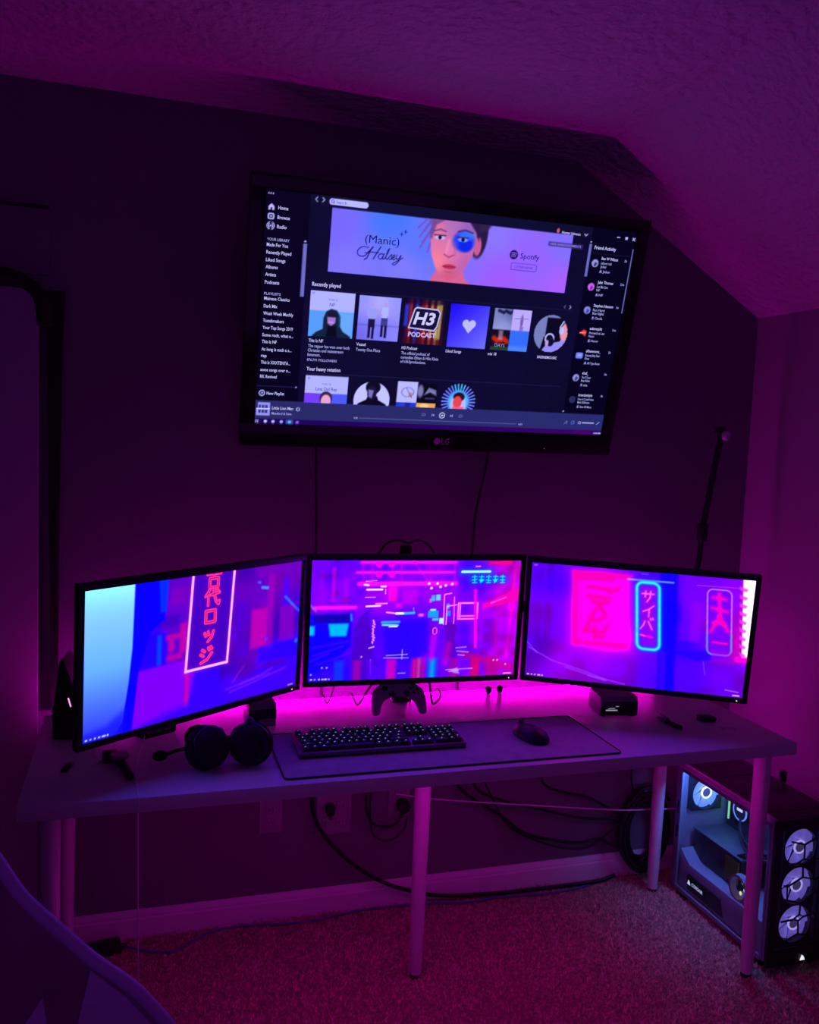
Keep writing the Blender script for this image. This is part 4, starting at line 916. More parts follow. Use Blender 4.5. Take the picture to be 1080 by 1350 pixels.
row(1, [(0, 2.25)] + [(2.25 + i, 1) for i in range(10)] + [(12.25, 2.75), (16.25, 1)] + [(18.5 + i, 1) for i in range(3)])
row(0, [(0, 1.25), (1.25, 1.25), (2.5, 1.25), (3.75, 6.25), (10, 1.25), (11.25, 1.25), (12.5, 1.25), (13.75, 1.25)] + [(15.25 + i, 1) for i in range(3)] + [(18.5, 2), (20.5, 1)])
rows += [(21.5, 2.5, 1, 2.0), (21.5, .5, 1, 2.0)]
for x, y, w, h in rows:
    k = bpy.data.objects.new('keycap', key_mesh(w, h)); COL.objects.link(k); k.parent = kb
    lx = (x + w / 2 - 11.25) * U; ly = (y + .5 - 3.17) * U
    p = KT @ Vector((lx, ly, .0172)); k.location = p; k.rotation_euler = (math.radians(3.5), 0, 0)
    if w < 6:
        g = 1 if x > 15 and random.random() < .7 else (2 if x < 9 and random.random() < .35 else 0)
        q = bpy.data.objects.new('legend', LEGS[g]); COL.objects.link(q); q.parent = k

mo = thing('mouse', 'black computer mouse on the right end of the grey mat', 'mouse', (1.262, .172, HD + .003), .30)
def mouse_body(z0=0.0, grow=0.0):
    b = bmesh.new(); bmesh.ops.create_uvsphere(b, u_segments=32, v_segments=20, radius=1)
    for v in b.verts:
        x, y, z = v.co; wv = .033 * (1 - .12 * math.sin(y * 2.0)) * (1 - .10 * max(0, .4 - abs(y)))
        hgt = .040 * (1 - .22 * max(0, y) ** 1.3)
        v.co = Vector((math.copysign(abs(x) ** .85, x) * wv, math.copysign(abs(y) ** .9, y) * .062, max(0, .006 + z * (hgt - .006)) if z > 0 else max(.0, .006 + z * .012)))
    return b
_m = MB(); _m._add(mouse_body()); _m.build('shell', M_BLACK, mo)
MB().cyl((-.0035, .036, .030), (.0035, .036, .030), .0105, n=20).build('scroll_wheel', M_RUBBER, mo)
MB().tube([(0, .060, .013), (0, .050, .0255), (0, .046, .0285)], .0007, 6, 3).build('button_seam', M_GLOSS, mo)
for sy in (.0, .018): MB().box((-.0315, sy, .021), (.004, .015, .006), .0015).build('side_button', M_GLOSS, mo)

# ------------------------------------------------------------------ headset lying on the desk
hs = thing('headset', 'black over-ear headset lying at the left of the desk mat', 'headset', (.452, .150, HD), .05)
for cx, tilt, yawd in ((-.047, -8, 34), (.047, 4, -30)):
    T = Matrix.Translation((cx, -.020, .0555)) @ Matrix.Rotation(math.radians(yawd), 4, 'Z') @ Matrix.Rotation(math.radians(-16), 4, 'X')
    cup = MB(T).lathe([(.001, -.034), (.022, -.033), (.038, -.027), (.047, -.014), (.048, .002), (.045, .008)], axis='y', n=32).build('ear_cup', M_FABRIC, hs)
    MB(T).lathe([(.041, .008), (.049, .010), (.053, .018), (.050, .030), (.038, .036), (.026, .030), (.024, .016), (.024, .010)], axis='y', n=32).build('ear_cushion', M_FABRIC, cup)
    MB(T).tube([(-.045, .0, .0), (-.040, -.004, .030), (0, -.006, .047), (.040, -.004, .030), (.045, 0, .0)], .004, 8).build('yoke', M_GLOSS, hs)
MB().tube([(-.070, .010, .085), (-.085, .035, .070), (-.080, .070, .040), (-.03, .090, .024), (.03, .090, .024), (.080, .070, .040), (.085, .035, .070), (.068, .010, .085)], .012, 10, flat=1.5).build('headband', M_FABRIC, hs)
MB().tube([(.040, -.02, .085), (.045, -.01, .105), (.052, .0, .108)], .009, 10).build('hinge', M_BLACK, hs)
MB().tube([(-.085, -.005, .050), (-.105, .01, .046), (-.125, .03, .034), (-.145, .045, .022)], .0045, 8).build('microphone_boom', M_BLACK, hs)
MB().sph((-.155, .050, .019), .014, (1.3, 1, .9)).build('microphone_tip', M_FABRIC, hs)

# ------------------------------------------------------------------ gamepad leaning on the stand pole
gp = thing('gamepad', 'grey game controller lying on the desk under the middle monitor', 'game controller', (.962, .405, HD), -.05)
GT = Matrix.Translation((0, .0, .0100)) @ Matrix.Rotation(math.radians(-30), 4, 'X')
def pad_body():
    ctl = [(-.0690, .002, .0075, .008), (-.0690, .008, .0120, .013), (-.0670, .028, .0150, .016), (-.0590, .054, .0215, .0175), (-.0360, .071, .0235, .0165), (0, .076, .0195, .0155)]
    ctl = ctl + [(-x, z, r, t) for x, z, r, t in ctl[-2::-1]]
    P = catmull([(x, 0, z) for x, z, _, _ in ctl], 4); Q = catmull([(r, t, 0) for _, _, r, t in ctl], 4)
    b = bmesh.new(); rings = []; n = 14
    for i, p in enumerate(P):
        t = (P[min(i + 1, len(P) - 1)] - P[max(i - 1, 0)]).normalized(); nrm = Vector((-t.z, 0, t.x))
        rings.append([b.verts.new(p + nrm * (Q[i].x * math.cos(2 * math.pi * k / n)) + Vector((0, Q[i].y * math.sin(2 * math.pi * k / n), 0))) for k in range(n)])
    for A, B in zip(rings[:-1], rings[1:]):
        for k in range(n): b.faces.new((A[k], A[(k + 1) % n], B[(k + 1) % n], B[k]))
    b.faces.new(rings[0]); b.faces.new(rings[-1]); bmesh.ops.recalc_face_normals(b, faces=b.faces[:])
    return b
M_PAD = mat('grey_pad_plastic', (.34, .33, .36), .45, noise=.06)
_p = MB(GT); _p._add(pad_body()); _p.build('body', M_PAD, gp, angle=80)
for sx, sz in ((-.044, .073), (.020, .056)):
    MB(GT).lathe([(.006, -.027), (.008, -.026), (.0085, -.023), (.004, -.021), (.004, -.014)], (sx, 0, sz), 'y', 18).build('thumb_stick', M_RUBBER, gp)
for bx_, bz in ((.044, .082), (.044, .062), (.034, .072), (.054, .072)): MB(GT).lathe([(.0042, -.021), (.0045, -.019), (.0045, -.014)], (bx_, 0, bz), 'y', 14).build('button', M_BLACK, gp)
MB(GT).box((-.020, -.018, .056), (.020, .006, .0065), .001).box((-.020, -.018, .056), (.0065, .006, .020), .001).build('direction_pad', M_BLACK, gp)
for sx in (-.046, .046): MB(GT).box((sx, .004, .0955), (.034, .018, .008), .003).build('bumper', M_GLOSS, gp)

# ------------------------------------------------------------------ small things on the desk
bx = thing('small_box', 'small grey cardboard box with a dark band under the left monitor', 'box', (.565, .432, HD), .12)
MB().bx(-.038, .038, -.030, .030, 0, .066, .0012).build('carton', M_GREY, bx)
MB().bx(-.0384, .0384, -.0304, .0304, .022, .050, .0004).build('printed_band', M_BLACK, bx)
MB().bx(-.0375, .0375, -.0295, .0295, .0655, .0668, .0005).build('lid', M_GREY, bx)

hub = thing('desk_clock', 'squat black box with a faint white display under the right monitor', 'clock', (1.618, .345, HD), -.17)
MB().prism([(-.045, .004), (-.052, .012), (-.052, .048), (-.044, .062), (.045, .062), (.052, .055), (.052, .004)], 'x', -.058, .058, .002).build('housing', M_GREY, hub)
MB().bx(-.056, .056, -.0535, -.051, .008, .048, .001).build('front_panel', M_GLOSS, hub)
M_DISP = mat('pale_display', (.1, .1, .1), emit=(.75, .78, .95), estr=.35)
for x0, x1, z0, z1 in ((-.042, -.006, .021, .0245), (-.030, -.014, .028, .0298), (-.012, -.002, .0335, .0352), (-.036, -.030, .0265, .028)): MB().bx(x0, x1, -.0541, -.0533, z0, z1).build('display_digit', M_DISP, hub)
for sx in (-.045, .045): MB().bx(sx - .008, sx + .008, -.04, .04, 0, .005, .001).build('rubber_foot', M_RUBBER, hub)

mt_ = thing('multi_tool', 'small silver and black folding tool lying right of the black clock', 'tool', (1.722, .215, HD), 1.45)
MB().box((.024, 0, .009), (.050, .017, .017), .004).build('handle', M_METAL, mt_)
MB().cyl((.0, 0, .009), (-.012, .0, .009), .007, .006, 16).build('joint', M_BLACK, mt_)
MB(Matrix.Rotation(.35, 4, 'Z')).box((-.036, .004, .007), (.046, .012, .012), .003).build('grip', M_RUBBER, mt_)

pk = thing('black_puck', 'flat black oval puck near the right end of the desk', 'puck', (1.862, .222, HD), -.5)
MB().lathe([(.018, 0), (.024, .002), (.026, .007), (.024, .012), (.016, .014), (.0, .0142)], n=28).build('shell', M_BLACK, pk).scale = (1.15, .8, 1)
MB().lathe([(.006, .0142), (.006, .0152), (.0, .0154)], n=16).build('button', M_GLOSS, pk)
pt = thing('pale_tag', 'thin pale plastic strip lying near the right front of the desk', 'tag', (1.878, .143, HD), -.15)
MB().bx(-.022, .022, -.0075, .0075, 0, .002, .0008).build('strip', M_PALE, pt)
MB().bx(-.019, -.015, -.004, .004, .002, .0026, .0002).build('printed_end', M_GREY, pt)
for i, (x, y, lb) in enumerate(((1.312, .588, 'left one of two small dark balls at the rear edge of the desk'), (1.352, .589, 'right one of two small dark balls at the rear edge of the desk'))):
    bl = thing('small_ball', lb, 'ball', (x, y, HD), 0, 'two small balls at the rear of the desk')
    MB().sph((0, 0, .0125), .0115).build('ball', M_RUBBER, bl); MB().lathe([(.006, 0), (.006, .002), (.005, .003)], n=16).build('ball_foot', M_GREY, bl)

# wedge-shaped loudspeaker behind the left monitor
sp = thing('wedge_speaker', 'tall black wedge-shaped speaker with a thin lit slit left of the monitors', 'speaker', (.080, .452, HD), -.12)
MB().prism([(-.036, .0), (-.040, .060), (-.024, .200), (-.016, .212), (-.010, .200), (.040, .060), (.040, 0)], 'y', -.05, .05, .003).build('cabinet', M_BLACK, sp)
MB().prism([(-.002, .108), (.001, .109), (.0075, .086), (.0045, .085)], 'y', -.0515, -.0495).build('light_slit', mat('pink_slit', (.2, .1, .2), emit=(1, .35, .8), estr=1.2), sp)
MB().lathe([(.001, -.0506), (.018, -.0508), (.024, -.0535), (.027, -.0500)], (.0, 0, .038), 'y', 28).build('driver', M_RUBBER, sp)

fg = thing('folding_grip', 'small black folding gadget with a grey disc at the left front of desk', 'gadget', (.205, .175, HD), .12)
MB().box((-.018, .055, .013), (.034, .028, .026), .004).build('block', M_BLACK, fg)
MB().lathe([(.020, .020), (.022, .022), (.022, .027), (.020, .029)], (.0, .022, 0), n=24).build('disc', M_GREY, fg)
MB().tube([(.0, .022, .012), (.006, -.01, .011), (.010, -.05, .010), (.012, -.078, .010)], .010, 12, flat=1.0).build('handle', M_RUBBER, fg)
us = thing('usb_stick', 'tiny dark memory stick near the left front corner of the desk', 'memory stick', (.085, .195, HD), 1.3)
MB().box((0, 0, .004), (.040, .014, .008), .0015).build('body', M_BLACK, us); MB().box((.026, 0, .004), (.013, .011, .0045), .0005).build('plug', M_METAL, us)
uh = thing('usb_hub', 'small black box on the desk under the left monitor with a white cable', 'hub', (.287, .405, HD), .5)
MB().bx(-.050, .050, -.024, .024, .002, .030, .004).build('housing', M_BLACK, uh)
for i in range(3): MB().bx(-.035 + i * .025, -.020 + i * .025, -.0246, -.0235, .012, .018).build('socket', M_GREY, uh)
MB().bx(-.045, .045, -.02, .02, 0, .0025).build('rubber_foot', M_RUBBER, uh)

def cable(name, label, pts, r, m=None, cat='cable', group=None, n=8):
    o = MB().tube(pts, r, n).build(name, m or M_CABLE, recenter=True)
    return tag(o, label, cat, group)
cable('charging_cable', 'thin white cable running over the front left edge of the desk', [(.262, .372, HD + .012), (.256, .33, HD + .003), (.243, .22, HD + .0025), (.240, .12, HD + .0025), (.243, .03, HD + .0025), (.2445, .004, HD + .0028), (.245, -.0045, HD - .004), (.245, -.006, .66), (.247, -.004, .50), (.250, .01, .30), (.249, .06, .15), (.252, .16, .06), (.27, .28, .014), (.28, .40, .012)], .0017, M_WCABLE)
cable('television_cable', 'black cable hanging from the left half of the television', [(.752, .700, 1.53), (.754, .701, 1.45), (.760, .702, 1.30), (.764, .702, 1.15), (.775, .702, .95), (.790, .700, .80), (.797, .700, .66), (.790, .700, .52)], .0042)
cable('television_cable', 'black cable hanging from the middle of the television', [(1.322, .700, 1.53), (1.315, .701, 1.46), (1.300, .702, 1.38), (1.285, .702, 1.29), (1.279, .702, 1.16), (1.262, .702, .98), (1.25, .700, .82), (1.25, .700, .66), (1.24, .70, .54)], .0040)
cable('monitor_cable', 'short black cable looping down left of the stand pole', [(.905, .415, .93), (.898, .43, .86), (.880, .47, .80), (.868, .52, .745), (.868, .57, .743), (.868, .608, .7495), (.868, .640, .735), (.868, .646, .70), (.868, .65, .58)], .0032)
cable('monitor_cable', 'short black cable bent sharply right of the stand pole', [(1.045, .41, .93), (1.052, .43, .86), (1.075, .47, .79), (1.090, .49, .745), (1.115, .52, .740), (1.14, .56, .743), (1.15, .608, .7495), (1.15, .640, .735), (1.15, .646, .70), (1.15, .65, .58)], .0034)
cable('monitor_cable', 'thin black cable hanging down behind the middle monitor near its left edge', [(.790, .44, .93), (.787, .46, .86), (.783, .50, .79), (.780, .55, .744), (.780, .608, .749), (.780, .640, .735), (.780, .644, .70), (.780, .65, .56)], .0026)

# microphone arm at the rear right corner of the desk
ma = thing('microphone_arm', 'thin black microphone arm rising behind the right monitor', 'microphone arm', (1.975, .575, HD))
MB().bx(-.022, .022, -.02, .036, 0, .012, .002).bx(-.022, .022, .0415, .050, -.075, .012, .002).bx(-.022, .022, -.02, .050, -.075, -.064, .002).cyl((0, 0, -.075), (0, 0, -.050), .006, n=12).build('desk_clamp', M_BLACK, ma)
MB().cyl((0, 0, .010), (0, 0, .050), .012, n=16).tube([(0, 0, .04), (.03, -.002, .20), (.074, -.005, .40), (.082, -.005, .505)], .0095, 10, 4).build('lower_rod', M_BLACK, ma)
MB().box((.083, -.007, .525), (.030, .028, .062), .007, 3).build('elbow_joint', M_BLACK, ma)
MB().tube([(.084, -.005, .53), (.107, -.005, .70), (.131, -.005, .845)], .0105, 10, 3).build('upper_rod', M_BLACK, ma)
MB().box((.127, -.003, .872), (.034, .024, .020), .004).cyl((.131, -.005, .840), (.129, -.004, .866), .012, n=12).build('tip_bracket', M_BLACK, ma)
kn = MB(Matrix.Translation((.136, -.024, .852)) @ Matrix.Rotation(.55, 4, 'Z')).lathe([(.0, -.010), (.007, -.0105), (.0075, -.008), (.0155, -.008), (.0165, -.005), (.0165, .006), (.012, .010)], axis='y', n=24).build('clamp_knob', M_PALE, ma)

# ------------------------------------------------------------------ wall outlets and cables below the desk
M_PLATE = mat('outlet_plastic', (.30, .29, .31), .45, noise=.03)
def outlet(x0, x1, z0, z1, label, gangs=1):
    o = thing('wall_outlet', label, 'outlet', ((x0 + x1) / 2, YW, z0), 0, 'wall outlets under the desk')
    w, h = x1 - x0, z1 - z0
    MB().bx(-w / 2, w / 2, -.006, 0, 0, h, .002).build('cover_plate', M_PLATE, o)
    for g in range(gangs):
        cx = (g - (gangs - 1) / 2) * .046
        for zz in (h * .3, h * .7):
            s_ = MB().bx(cx - .016, cx + .016, -.0085, -.0055, zz - .014, zz + .014, .003).build('socket_face', M_PLATE, o)
            for q in (-.006, .006): MB().bx(cx + q - .001, cx + q + .001, -.0089, -.0083, zz - .004, zz + .005).build('slot', M_BLACK, s_)
    return o
outlet(.611, .683, .285, .395, 'single wall outlet nearest the left desk legs')
outlet(.792, .905, .262, .392, 'wide double wall outlet with a black plug in it', 2)
outlet(1.030, 1.102, .300, .412, 'wall outlet behind the middle desk leg with a round black plug', 1)

pg = thing('power_plug', 'black plug in the wide double wall outlet', 'plug', (.832, YW - .0095, .335))
MB().bx(-.013, .013, -.030, 0, 0, .036, .005).build('plug_body', M_RUBBER, pg); MB().cyl((0, -.022, .006), (0, -.026, -.012), .006, .004, 12).build('strain_relief', M_RUBBER, pg)
rp = thing('power_plug', 'round black plug in the outlet behind the middle desk leg', 'plug', (1.075, YW - .0095, .318))
MB().lathe([(.001, -.034), (.018, -.034), (.022, -.028), (.022, 0), (.001, 0)], (0, 0, .024), 'y', 24).build('plug_body', M_RUBBER, rp); MB().cyl((-.005, -.028, .008), (-.014, -.030, -.008), .007, .005, 12).build('strain_relief', M_RUBBER, rp)

YC = YW - .035
cable('power_cable', 'thick black cable curving from the wall down along the baseboard', [(.770, YC, .66), (.766, YC, .50), (.767, YC, .403), (.795, YC, .302), (.884, YC, .192), (1.001, YC, .102), (1.106, YC - .005, .058), (1.213, YC - .01, .030), (1.405, YC - .015, .016), (1.664, YC - .02, .014), (1.80, YC - .02, .016), (1.86, YC - .02, .03)], .0065)
cable('network_cable', 'thin blue cable lying on the carpet along the baseboard', [(.0, .672, .011), (.185, .655, .011), (.29, .60, .011), (.356, .588, .011), (.43, .64, .011), (.52, .672, .011), (.753, .650, .011), (.956, .674, .011), (1.164, .662, .011), (1.30, .640, .011), (1.426, .645, .011), (1.60, .628, .011), (1.75, .645, .011)], .003, M_BCABLE)
cable('white_cord', 'thin white cord stretched under the desk to the computer', [(1.042, YC - .01, .393), (1.20, YC - .025, .366), (1.53, .632, .324), (1.825, .612, .290), (1.96, .610, .280), (2.06, .608, .274), (2.11, .600, .27), (2.135, .578, .27)], .0024, M_WCABLE)
cable('loop_cable', 'black cable hanging in a small loop from the round plug', [(1.060, YC - .006, .305), (1.03, YC - .004, .285), (.99, YC, .288), (.955, YC, .32), (.945, YC, .40), (.945, YC, .55)], .0042)
cable('loop_cable', 'thin black cable drooping in a deeper loop left of the round plug', [(1.082, YC - .012, .312), (1.075, YC - .01, .275), (1.04, YC - .01, .244), (1.0, YC - .01, .244), (.965, YC - .008, .28), (.958, YC - .006, .40), (.960, YC - .006, .55)], .0030)
G = 'cables drooping under the right half of the desk'
cable('drooping_cable', 'lowest black cable drooping under the right half of the desk', [(1.23, YC, .60), (1.245, YC, .47), (1.27, YC, .385), (1.42, YC, .279), (1.50, YC, .215), (1.595, YC, .18), (1.714, YC, .154), (1.80, YC, .158), (1.845, YC - .005, .135), (1.875, YC - .02, .135)], .0055, None, 'cable', G)
cable('drooping_cable', 'black cable crossing from high left to the coil under the desk', [(1.29, YC - .012, .62), (1.30, YC - .012, .48), (1.317, YC - .012, .393), (1.40, YC - .012, .345), (1.53, YC - .012, .304), (1.708, YC - .012, .251), (1.82, YC - .012, .236), (1.875, YC - .02, .230)], .0046, None, 'cable', G)
cable('drooping_cable', 'thin black cable with a low swag beside the lowest one', [(1.32, YC - .030, .60), (1.335, YC - .030, .44), (1.37, YC - .02, .365), (1.43, YC - .030, .262), (1.53, YC - .030, .20), (1.64, YC - .030, .158), (1.74, YC - .030, .150), (1.82, YC - .030, .195), (1.875, YC - .030, .235)], .0036, None, 'cable', G)
cable('drooping_cable', 'black cable falling steeply towards the coil from the right half of the desk', [(1.55, YC, .62), (1.555, YC, .48), (1.569, YC, .385), (1.64, YC, .345), (1.74, YC, .318), (1.82, YC - .01, .275), (1.875, YC - .016, .240)], .0042, None, 'cable', G)
cable('hanging_cable', 'thin black cable hanging straight beside the rear right desk leg', [(1.905, YC + .01, .66), (1.908, YC + .01, .55), (1.912, YC + .008, .45), (1.918, YC, .35), (1.93, YC - .005, .31)], .0030)
def coil(label, cx, cy, cz, rx, rz, loops, r, seed):
    g = random.Random(seed); pts = []
    n = 14
    for k in range(loops * n + 1):
        a = 2 * math.pi * k / n + .6; L = k / n
        w = 1 - .10 * (L % 3) + .05 * math.sin(L * 2.7 + seed)
        pts.append((cx + rx * w * math.cos(a) + .018 * math.sin(L * 1.9 + seed), cy + .030 * math.sin(L * 2.3) + .006 * math.cos(a * 2), cz + rz * w * math.sin(a) + .01 * math.cos(L * 3.1)))
    return cable('cable_coil', label, pts, r, None, 'cable', None, 6)
coil('big coil of black cable standing behind the rear right desk leg', 1.965, .655, .185, .098, .150, 9, .0060, 2)
br = thing('power_brick', 'black power brick on the carpet at the left under the desk', 'power adapter', (.150, .635, .002), .15)
MB().bx(-.055, .055, -.025, .025, 0, .032, .005).build('brick_body', M_RUBBER, br); MB().cyl((.055, 0, .015), (.075, 0, .014), .006, .004, 12).build('strain_relief', M_RUBBER, br)

# ------------------------------------------------------------------ computer tower
CX, CY = 2.030, .090
W_, D_, H_ = .235, .480, .465
pc = thing('computer_tower', 'glass-sided computer tower with glowing fans beside the right desk legs', 'computer', (CX, CY, 0))
M_CASE = mat('white_case_steel', (.46, .46, .50), .45, noise=.03)
M_DARK = mat('dark_case_steel', (.020, .020, .024), .45, noise=.1)
M_PANE = glass_mat('smoked_glass', (.80, .82, .90), .05)
M_FPANE = glass_mat('front_glass', (.75, .75, .82), .04)
for x in (.02, W_ - .02):
    for y in (.05, D_ - .05): MB().bx(x - .014, x + .014, y - .025, y + .025, 0, .022, .003).build('foot', M_RUBBER, pc)
MB().bx(.004, W_, .014, D_, .022, .030, .001).build('floor_panel', M_CASE, pc)
MB().bx(W_ - .004, W_, .014, D_, .030, H_ - .012, .001).build('right_panel', M_DARK, pc)
MB().bx(.20, .206, .03, D_ - .02, .125, H_ - .016, .001).build('board_tray', M_DARK, pc)
rearp = MB().bx(.004, W_ - .004, D_ - .004, D_, .030, H_ - .012, .001).build('rear_panel', M_CASE, pc)
top = MB().bx(.012, W_, .008, D_, H_ - .012, H_, .003).build('top_panel', M_DARK, pc)
MB().bx(.0, .0118, .008, D_, H_ - .012, H_ + .001, .002).build('top_rim', M_CASE, pc)
for i in range(3): MB().bx(.030, W_ - .030, .05 + i * .135, .165 + i * .135, H_ - .0005, H_ + .0015, .0005).build('top_mesh', M_DARK, top)
# left side rim around the window
for nm, a in (('window_rim', (-.001, .006, D_ - .028, D_, .030, H_ - .012)), ('window_rim', (-.001, .006, .008, .026, .030, H_ - .012)), ('window_rim', (-.001, .006, .026, D_ - .028, .022, .036)), ('window_rim', (-.001, .006, .026, D_ - .028, H_ - .028, H_ - .012))):
    MB().bx(*a, .001).build(nm, M_CASE, pc)
for z in (.20, .285): MB().bx(-.0015, .004, D_ - .020, D_ - .010, z, z + .045, .0008).build('rim_slot', M_DARK, pc)
MB().bx(-.004, -.0012, .012, D_ - .003, .026, H_ - .015, .0006).build('side_glass', M_PANE, pc)
# power supply shroud with lit badge
sh = MB().prism([(.026, .036), (.452, .036), (.452, .165), (.400, .130), (.030, .130)], 'x', .012, .198, .002).build('supply_shroud', M_CASE, pc)
MB().prism([(.215, .046), (.400, .046), (.400, .098), (.230, .098)], 'x', .0085, .0125).build('shroud_recess', M_DARK, sh)
MB().bx(.0065, .0087, .298, .402, .058, .092, .001).build('badge', M_GLOSS, sh)
M_BADGE = screen_mat('lit_badge'); M_BADGE.cycles.emission_sampling = 'NONE'
_bl = Letters().add('CORSAIR', .020, 0, .060, .016, (225, 225, 255), .1, .012)
bd = _bl.build('badge_lettering', M_BADGE, sh, lambda x, y: (x, -y), 0.0)
bd.data.transform(Matrix.Translation((.0060, .394, .069)) @ Matrix.Rotation(-math.pi / 2, 4, 'Z'))
M_SAIL = mat('lit_mark', (.2, .2, .2), emit=(.85, .88, 1), estr=1.0)
def sail(T, s, parent, name='sail_mark'):
    m = MB(T @ Matrix.Scale(s, 4))
    m.prism([(-1, -.9), (-.35, .95), (-.05, .5), (-.45, -.9)], 'y', -.04, .04).prism([(-.35, -.9), (.1, .7), (.35, .2), (.15, -.9)], 'y', -.04, .04).prism([(.25, -.9), (.5, .2), (.9, -.9)], 'y', -.04, .04)
    return m.build(name, M_SAIL, parent)
sail(Matrix.Translation((.0062, .388, .0745)) @ Matrix.Rotation(-math.pi / 2, 4, 'Z'), .0085, sh)

# fans: frame with hub, lit ring and seven blades each
def blade_mesh(name, m):
    b = bmesh.new(); n = 6; grid = []
    for i in range(n + 1):
        r = .0195 + (.0555 - .0195) * i / n; a0 = .25 * i / n; sw = .96 + .10 * math.sin(math.pi * i / n)
        grid.append([b.verts.new((r * math.cos(a0 + sw * k / 4), -.004 + .010 * k / 4, r * math.sin(a0 + sw * k / 4))) for k in range(5)])
    for i in range(n):
        for k in range(4): b.faces.new((grid[i][k], grid[i + 1][k], grid[i + 1][k + 1], grid[i][k + 1]))
    me = bpy.data.meshes.new(name); b.to_mesh(me); b.free(); me.materials.append(m)
    me.polygons.foreach_set('use_smooth', [True] * len(me.polygons)); return me
M_FB = mat('glowing_blade', (.55, .5, .75), .5, emit=(.30, .22, .95), estr=.52)
M_FR = mat('glowing_ring', (.8, .8, .9), .5, emit=(.62, .50, 1.0), estr=1.1)
M_RB = mat('glowing_rear_blade', (.6, .65, .8), .5, emit=(.16, .36, .95), estr=.75)
M_RR = mat('glowing_rear_ring', (.8, .9, 1), .5, emit=(.75, .97, 1.0), estr=2.6)
M_HUB = mat('fan_hub', (.20, .19, .30), .5, emit=(.22, .18, .50), estr=.25)
_bm1 = blade_mesh('blade', M_FB); _bm2 = blade_mesh('blade', M_RB)
def fan(cx, y, cz, bm, mr, name, lab):
    fr = MB()
    # square frame with a round opening
    n = 48
    b = bmesh.new(); ring = []; sq = []
    for k in range(n):
        a = 2 * math.pi * k / n; ca, sa = math.cos(a), math.sin(a); s_ = .060 / max(abs(ca), abs(sa))
        ring.append([b.verts.new((.0572 * ca, yy, .0572 * sa)) for yy in (-.0125, .0125)]); sq.append([b.verts.new((s_ * ca, yy, s_ * sa)) for yy in (-.0125, .0125)])
    for k in range(n):
        j = (k + 1) % n
        b.faces.new((ring[k][0], ring[j][0], sq[j][0], sq[k][0])); b.faces.new((ring[k][1], sq[k][1], sq[j][1], ring[j][1])); b.faces.new((ring[k][0], ring[k][1], ring[j][1], ring[j][0])); b.faces.new((sq[k][0], sq[j][0], sq[j][1], sq[k][1]))
    bmesh.ops.recalc_face_normals(b, faces=b.faces[:]); fr._add(b)
    f = fr.build(name, M_DARK, pc); f.location = (cx, y, cz); f['label'] = lab
    MB().lathe([(.001, -.009), (.0155, -.009), (.0165, -.007), (.0165, .008), (.001, .008)], axis='y', n=28).build('hub', M_HUB, f)
    MB().lathe([(.0162, -.0098), (.0212, -.0098), (.0212, -.006), (.0168, -.006)], axis='y', n=36, hollow=True).build('lit_ring', mr, f)
    for k in range(7):
        q = bpy.data.objects.new('blade', bm); COL.objects.link(q); q.parent = f; q.rotation_euler = (0, 2 * math.pi * k / 7 + cz * 9, 0)
    return f
for z in (.370, .251, .132): fan(.103, .020, z, _bm1, M_FR, 'front_fan', 'lavender glowing fan behind the front glass')
fan(.100, D_ - .020, .355, _bm2, M_RR, 'rear_fan', 'white-blue glowing fan at the rear of the tower')
# front frame, glass and hexagonal grille
for a in ((0, .026, -.004, .006, .012, H_), (W_ - .052, W_, -.004, .006, .012, H_), (.026, W_ - .052, -.004, .006, .012, .066), (.026, W_ - .052, -.004, .006, .434, H_)): MB().bx(*a, .002).build('front_frame', M_DARK, pc)
MB().bx(.002, W_ - .002, -.0075, -.0045, .016, H_ - .004, .0006).build('front_glass', M_FPANE, pc)
S_ = 2470.0
def gpx(px, py): return (.103 + (px - 357 - .095 * (655 - py)) / S_ * 1.12, .251 - (py - 655) / S_)
lines = [[(402, 330), (300, 298)], [(402, 330), (505, 285)], [(402, 330), (395, 440)], [(340, 468), (395, 440), (440, 455), (385, 482), (340, 468)], [(340, 468), (262, 473)], [(440, 455), (520, 448)], [(385, 482), (383, 580)],
         [(383, 580), (482, 610), (475, 700), (362, 778), (255, 742), (258, 640), (383, 580)], [(258, 640), (232, 627)], [(255, 742), (232, 733)], [(482, 610), (520, 590)], [(475, 700), (510, 730)], [(362, 778), (352, 868)],
         [(352, 868), (385, 888), (342, 915), (300, 900), (352, 868)], [(300, 900), (205, 905)], [(385, 888), (480, 876)], [(342, 915), (338, 1015)], [(338, 1015), (215, 1068)], [(338, 1015), (440, 1050)]]
gm = MB()
for L_ in lines:
    gm.tube([(gpx(*p)[0], -.0010, gpx(*p)[1]) for p in L_], .0029, 6, 1)
gm.build('hexagon_grille', M_DARK, pc)
sail(Matrix.Translation((.128, -.0082, .032)), .0095, pc, 'front_mark')
